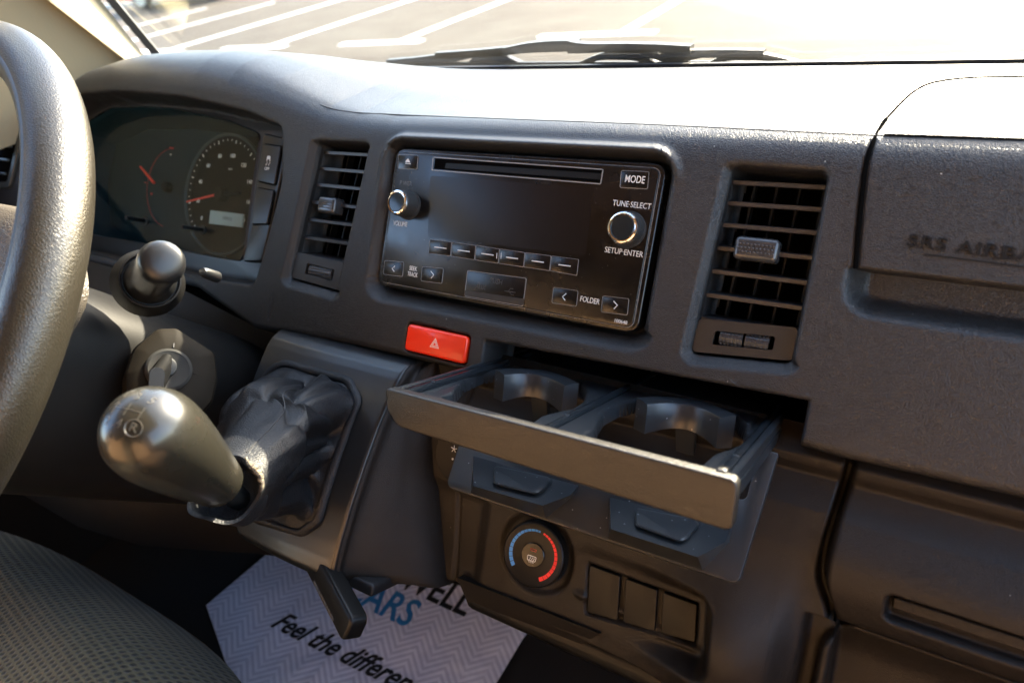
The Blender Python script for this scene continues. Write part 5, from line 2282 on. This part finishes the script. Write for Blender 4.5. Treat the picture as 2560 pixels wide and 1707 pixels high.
wiper('black wiper nearer the passenger side, its blade ending right of centre',
      [[w9(1230, 140, 2.2), w9(1310, 108, 2.6), w9(1400, 96, 4.4), w9(1480, 108, 3), w9(1560, 138, 1.6)],
       [w9(1790, 136, 1.6), w9(1860, 110, 2.4), w9(1960, 102, 3.2), w9(2060, 112, 2.2), w9(2190, 140, 1.6)],
       [w9(1400, 84, 3.0), w9(1530, 92, 3.2), w9(1650, 110, 5.6), w9(1760, 92, 3.0), w9(2025, 96, 3.4)],
       [w9(1590, 72, 4), w9(1715, 78, 4)]],
      [(740 + 640 * k9, 80 + 147 * k9), (740 + 2252 * k9, 80 + 144 * k9)],
      [w9(1180, 62, 5.5), w9(1260, 68, 4.0), w9(1500, 62, 2.6), w9(1710, 76, 3.4)], 246)
wiper('black wiper nearer the driver side, its blade ending behind the instrument hood',
      [[w9(750, 140, 2.0), w9(800, 112, 3.8), w9(880, 108, 4.2), w9(980, 140, 1.6)],
       [w9(400, 132, 3.0), w9(520, 124, 3.4), w9(640, 116, 5.2), w9(760, 96, 3.4), w9(900, 88, 3.0)],
       [w9(610, 104, 3.6), w9(780, 92, 3.4), w9(920, 78, 3.2)]],
      [(740 + 40 * k9, 80 + 147 * k9), (740 + 1010 * k9, 80 + 152 * k9)],
      [w9(900, 84, 3.2), w9(1000, 68, 4.2), w9(1110, 60, 4.8), w9(1225, 58, 4.6)], 252)

# ================================================================= CABIN (unseen roof, doors, seats, added to shade and tint the dash)
roof = thing('added_roof', 'unseen pale beige roof lining added above the seats to shade the dash', 'roof', (0, -600, 720))
mb = MB()
mb.rings([[(-660, -160, 700), (760, -160, 700), (760, -160, 716), (-660, -160, 716)], [(-660, -1150, 740), (760, -1150, 740), (760, -1150, 756), (-660, -1150, 756)]])
mb.build('headliner', 'cabin_lining', roof, 'W', smooth=None)
bulk = thing('added_bulkhead', 'unseen beige lined partition added behind the seats for bounce light', 'added_bulkhead', (0, -1150, -500))
mb = MB()
mb.rings([[(-780, -1150, -508), (860, -1150, -508), (860, -1165, -508), (-780, -1165, -508)], [(-780, -1150, 760), (860, -1150, 760), (860, -1165, 760), (-780, -1165, 760)]])
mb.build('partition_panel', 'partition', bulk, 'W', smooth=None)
mb = MB()
mb.rings([[(-700, -800, 20), (-700, -1150, 20), (-760, -1150, 20), (-760, -800, 20)], [(-660, -820, 740), (-660, -1150, 740), (-720, -1150, 740), (-720, -820, 740)]])
mb.rings([[(-662, -160, 640), (-662, -1150, 640), (-700, -1150, 640), (-700, -160, 640)], [(-655, -160, 740), (-655, -1150, 740), (-700, -1150, 740), (-700, -160, 740)]])
mb.build('window_frame', 'cabin_lining', door, 'W', smooth=None)  # unseen frame, added to limit the light from the side
pdoor = thing('added_passenger_door', 'unseen passenger door and window frame added to shape the side light', 'door', (800, -300, -500))
mb = MB()
mb.rings([[(760, 330, 20), (760, -1150, 20), (840, -1150, 20), (840, 330, 20)], [(740, 330, -508), (740, -1150, -508), (840, -1150, -508), (840, 330, -508)]])
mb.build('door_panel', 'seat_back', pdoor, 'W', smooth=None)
mb = MB()
mb.rings([[(750, -700, 20), (750, -1150, 20), (840, -1150, 20), (840, -700, 20)], [(740, -740, 740), (740, -1150, 740), (800, -1150, 740), (800, -740, 740)]])
mb.rings([[(742, -160, 640), (742, -1150, 640), (800, -1150, 640), (800, -160, 640)], [(735, -160, 740), (735, -1150, 740), (800, -1150, 740), (800, -160, 740)]])
mb.build('window_frame', 'cabin_lining', pdoor, 'W', smooth=None)
pseat = thing('added_passenger_seat', 'unseen double passenger seat added to bounce warm light on the dash', 'seat', (420, -700, -420))
mb = MB()
mb.prism(rrect(420, -650, 560, 440, 60, 6), -340, -230, 40, 5)
mb.build('cushion', 'seat_back', pseat, 'W')
mb = MB()
mb.rings([[(150, -850, -230), (690, -850, -230), (700, -960, -230), (140, -960, -230)], [(170, -930, 330), (670, -930, 330), (670, -1010, 330), (170, -1010, 330)]])
mb.build('backrest', 'seat_back', pseat, 'W')
mb = MB()
mb.rings([[(-590, -850, -230), (-80, -850, -230), (-70, -960, -230), (-600, -960, -230)], [(-570, -930, 330), (-100, -930, 330), (-100, -1010, 330), (-570, -1010, 330)]])
mb.build('backrest', 'seat_back', seat, 'W')  # unseen backrest, added for warm bounce light

# ================================================================= OUTSIDE
gz = -1500.0
link('ground', [(-90000, -3000, gz), (90000, -3000, gz), (90000, 150000, gz), (-90000, 150000, gz)], [[0, 1, 2, 3]], 'asphalt', None, 'W', kind='structure')
mb = MB()
z1 = gz + 4


def bay(x, y0, y1, w_=120):
    mb.add([(x - w_ / 2, y0, z1), (x + w_ / 2, y0, z1), (x + w_ / 2, y1, z1), (x - w_ / 2, y1, z1)], [[0, 1, 2, 3]])


for x in (-18300, -15500, -12600, -9800, -6950, -3400):
    bay(x, 8060, 13500, 130)
    mb.add([(x - 1150, 7960, z1 + .5), (x + 450, 7960, z1 + .5), (x + 450, 8150, z1 + .5), (x - 1150, 8150, z1 + .5)], [[0, 1, 2, 3]])
mb.build('parking_lines', 'line_paint', None, 'W', smooth=None, kind='structure')
# planted kerb beyond the bays
mat('kerb', (0.35, 0.33, 0.30), 0.8)
mb = MB()
mb.add([(-60000, 15500, gz), (60000, 15500, gz), (60000, 15500, gz + 130), (-60000, 15500, gz + 130), (60000, 15700, gz + 130), (-60000, 15700, gz + 130)], [[0, 1, 2, 3], [3, 2, 4, 5]])
mb.build('kerb_edge', 'kerb', None, 'W', smooth=None, kind='structure')


def parked_car(label, at, rot, paint):
    root = thing('parked_car', label, 'car', (at[0], at[1], gz), 'cars parked beyond the bays')

    def CF(v):
        v = np.asarray(v, float).reshape(-1, 3)
        c, s_ = math.cos(rot), math.sin(rot)
        return np.stack([at[0] + c * v[:, 0] - s_ * v[:, 1], at[1] + s_ * v[:, 0] + c * v[:, 1], gz + v[:, 2]], 1)
    mb = MB(CF)
    side = [(-2150, 300), (-2200, 600), (-2050, 820), (-1250, 920), (-700, 1380), (300, 1450), (1100, 1350), (1650, 980), (2100, 900), (2200, 600), (2150, 300)]
    mb.rings([[(x, -820 + 90 * (z > 1000), z) for x, z in side], [(x, -860 + 120 * (z > 1000), z) for x, z in side], [(x, 860 - 120 * (z > 1000), z) for x, z in side]])
    b = mb.build('body', paint, root, 'W')
    mb = MB(CF)
    for sy in (-1, 1):
        mb.rings([[(x, sy * 790, z) for x, z in ((-1050, 940), (-620, 1320), (300, 1390), (1000, 1300), (1450, 960))], [(x, sy * 760, z) for x, z in ((-1050, 940), (-620, 1320), (300, 1390), (1000, 1300), (1450, 960))]])
    mb.build('side_windows', 'car_glass', root, 'W')
    for x in (-1350, 1350):
        for y in (-830, 830):
            mb = MB(CF)
            mb.tube([(x, y - 90, 310), (x, y + 90, 310)], 310, 24)
            w_ = mb.build('wheel', 'tyre', root, 'W')
            mb = MB(CF)
            mb.tube([(x, y - 98, 310), (x, y + 98, 310)], 200, 16)
            mb.build('hubcap', 'wheel_alloy', w_, 'W')
    for y in (-650, 650):
        mb = MB(CF)
        mb.box((-2170, y, 650), (60, 260, 130), 20)
        mb.build('headlight', 'headlamp', root, 'W')
    return root


p = atW(505, -6, 2, gz + 300)
parked_car('red parked car blurred beyond the top left edge of the windscreen', (p[0] - 3300, p[1] + 2200), rad(14), 'car_red')
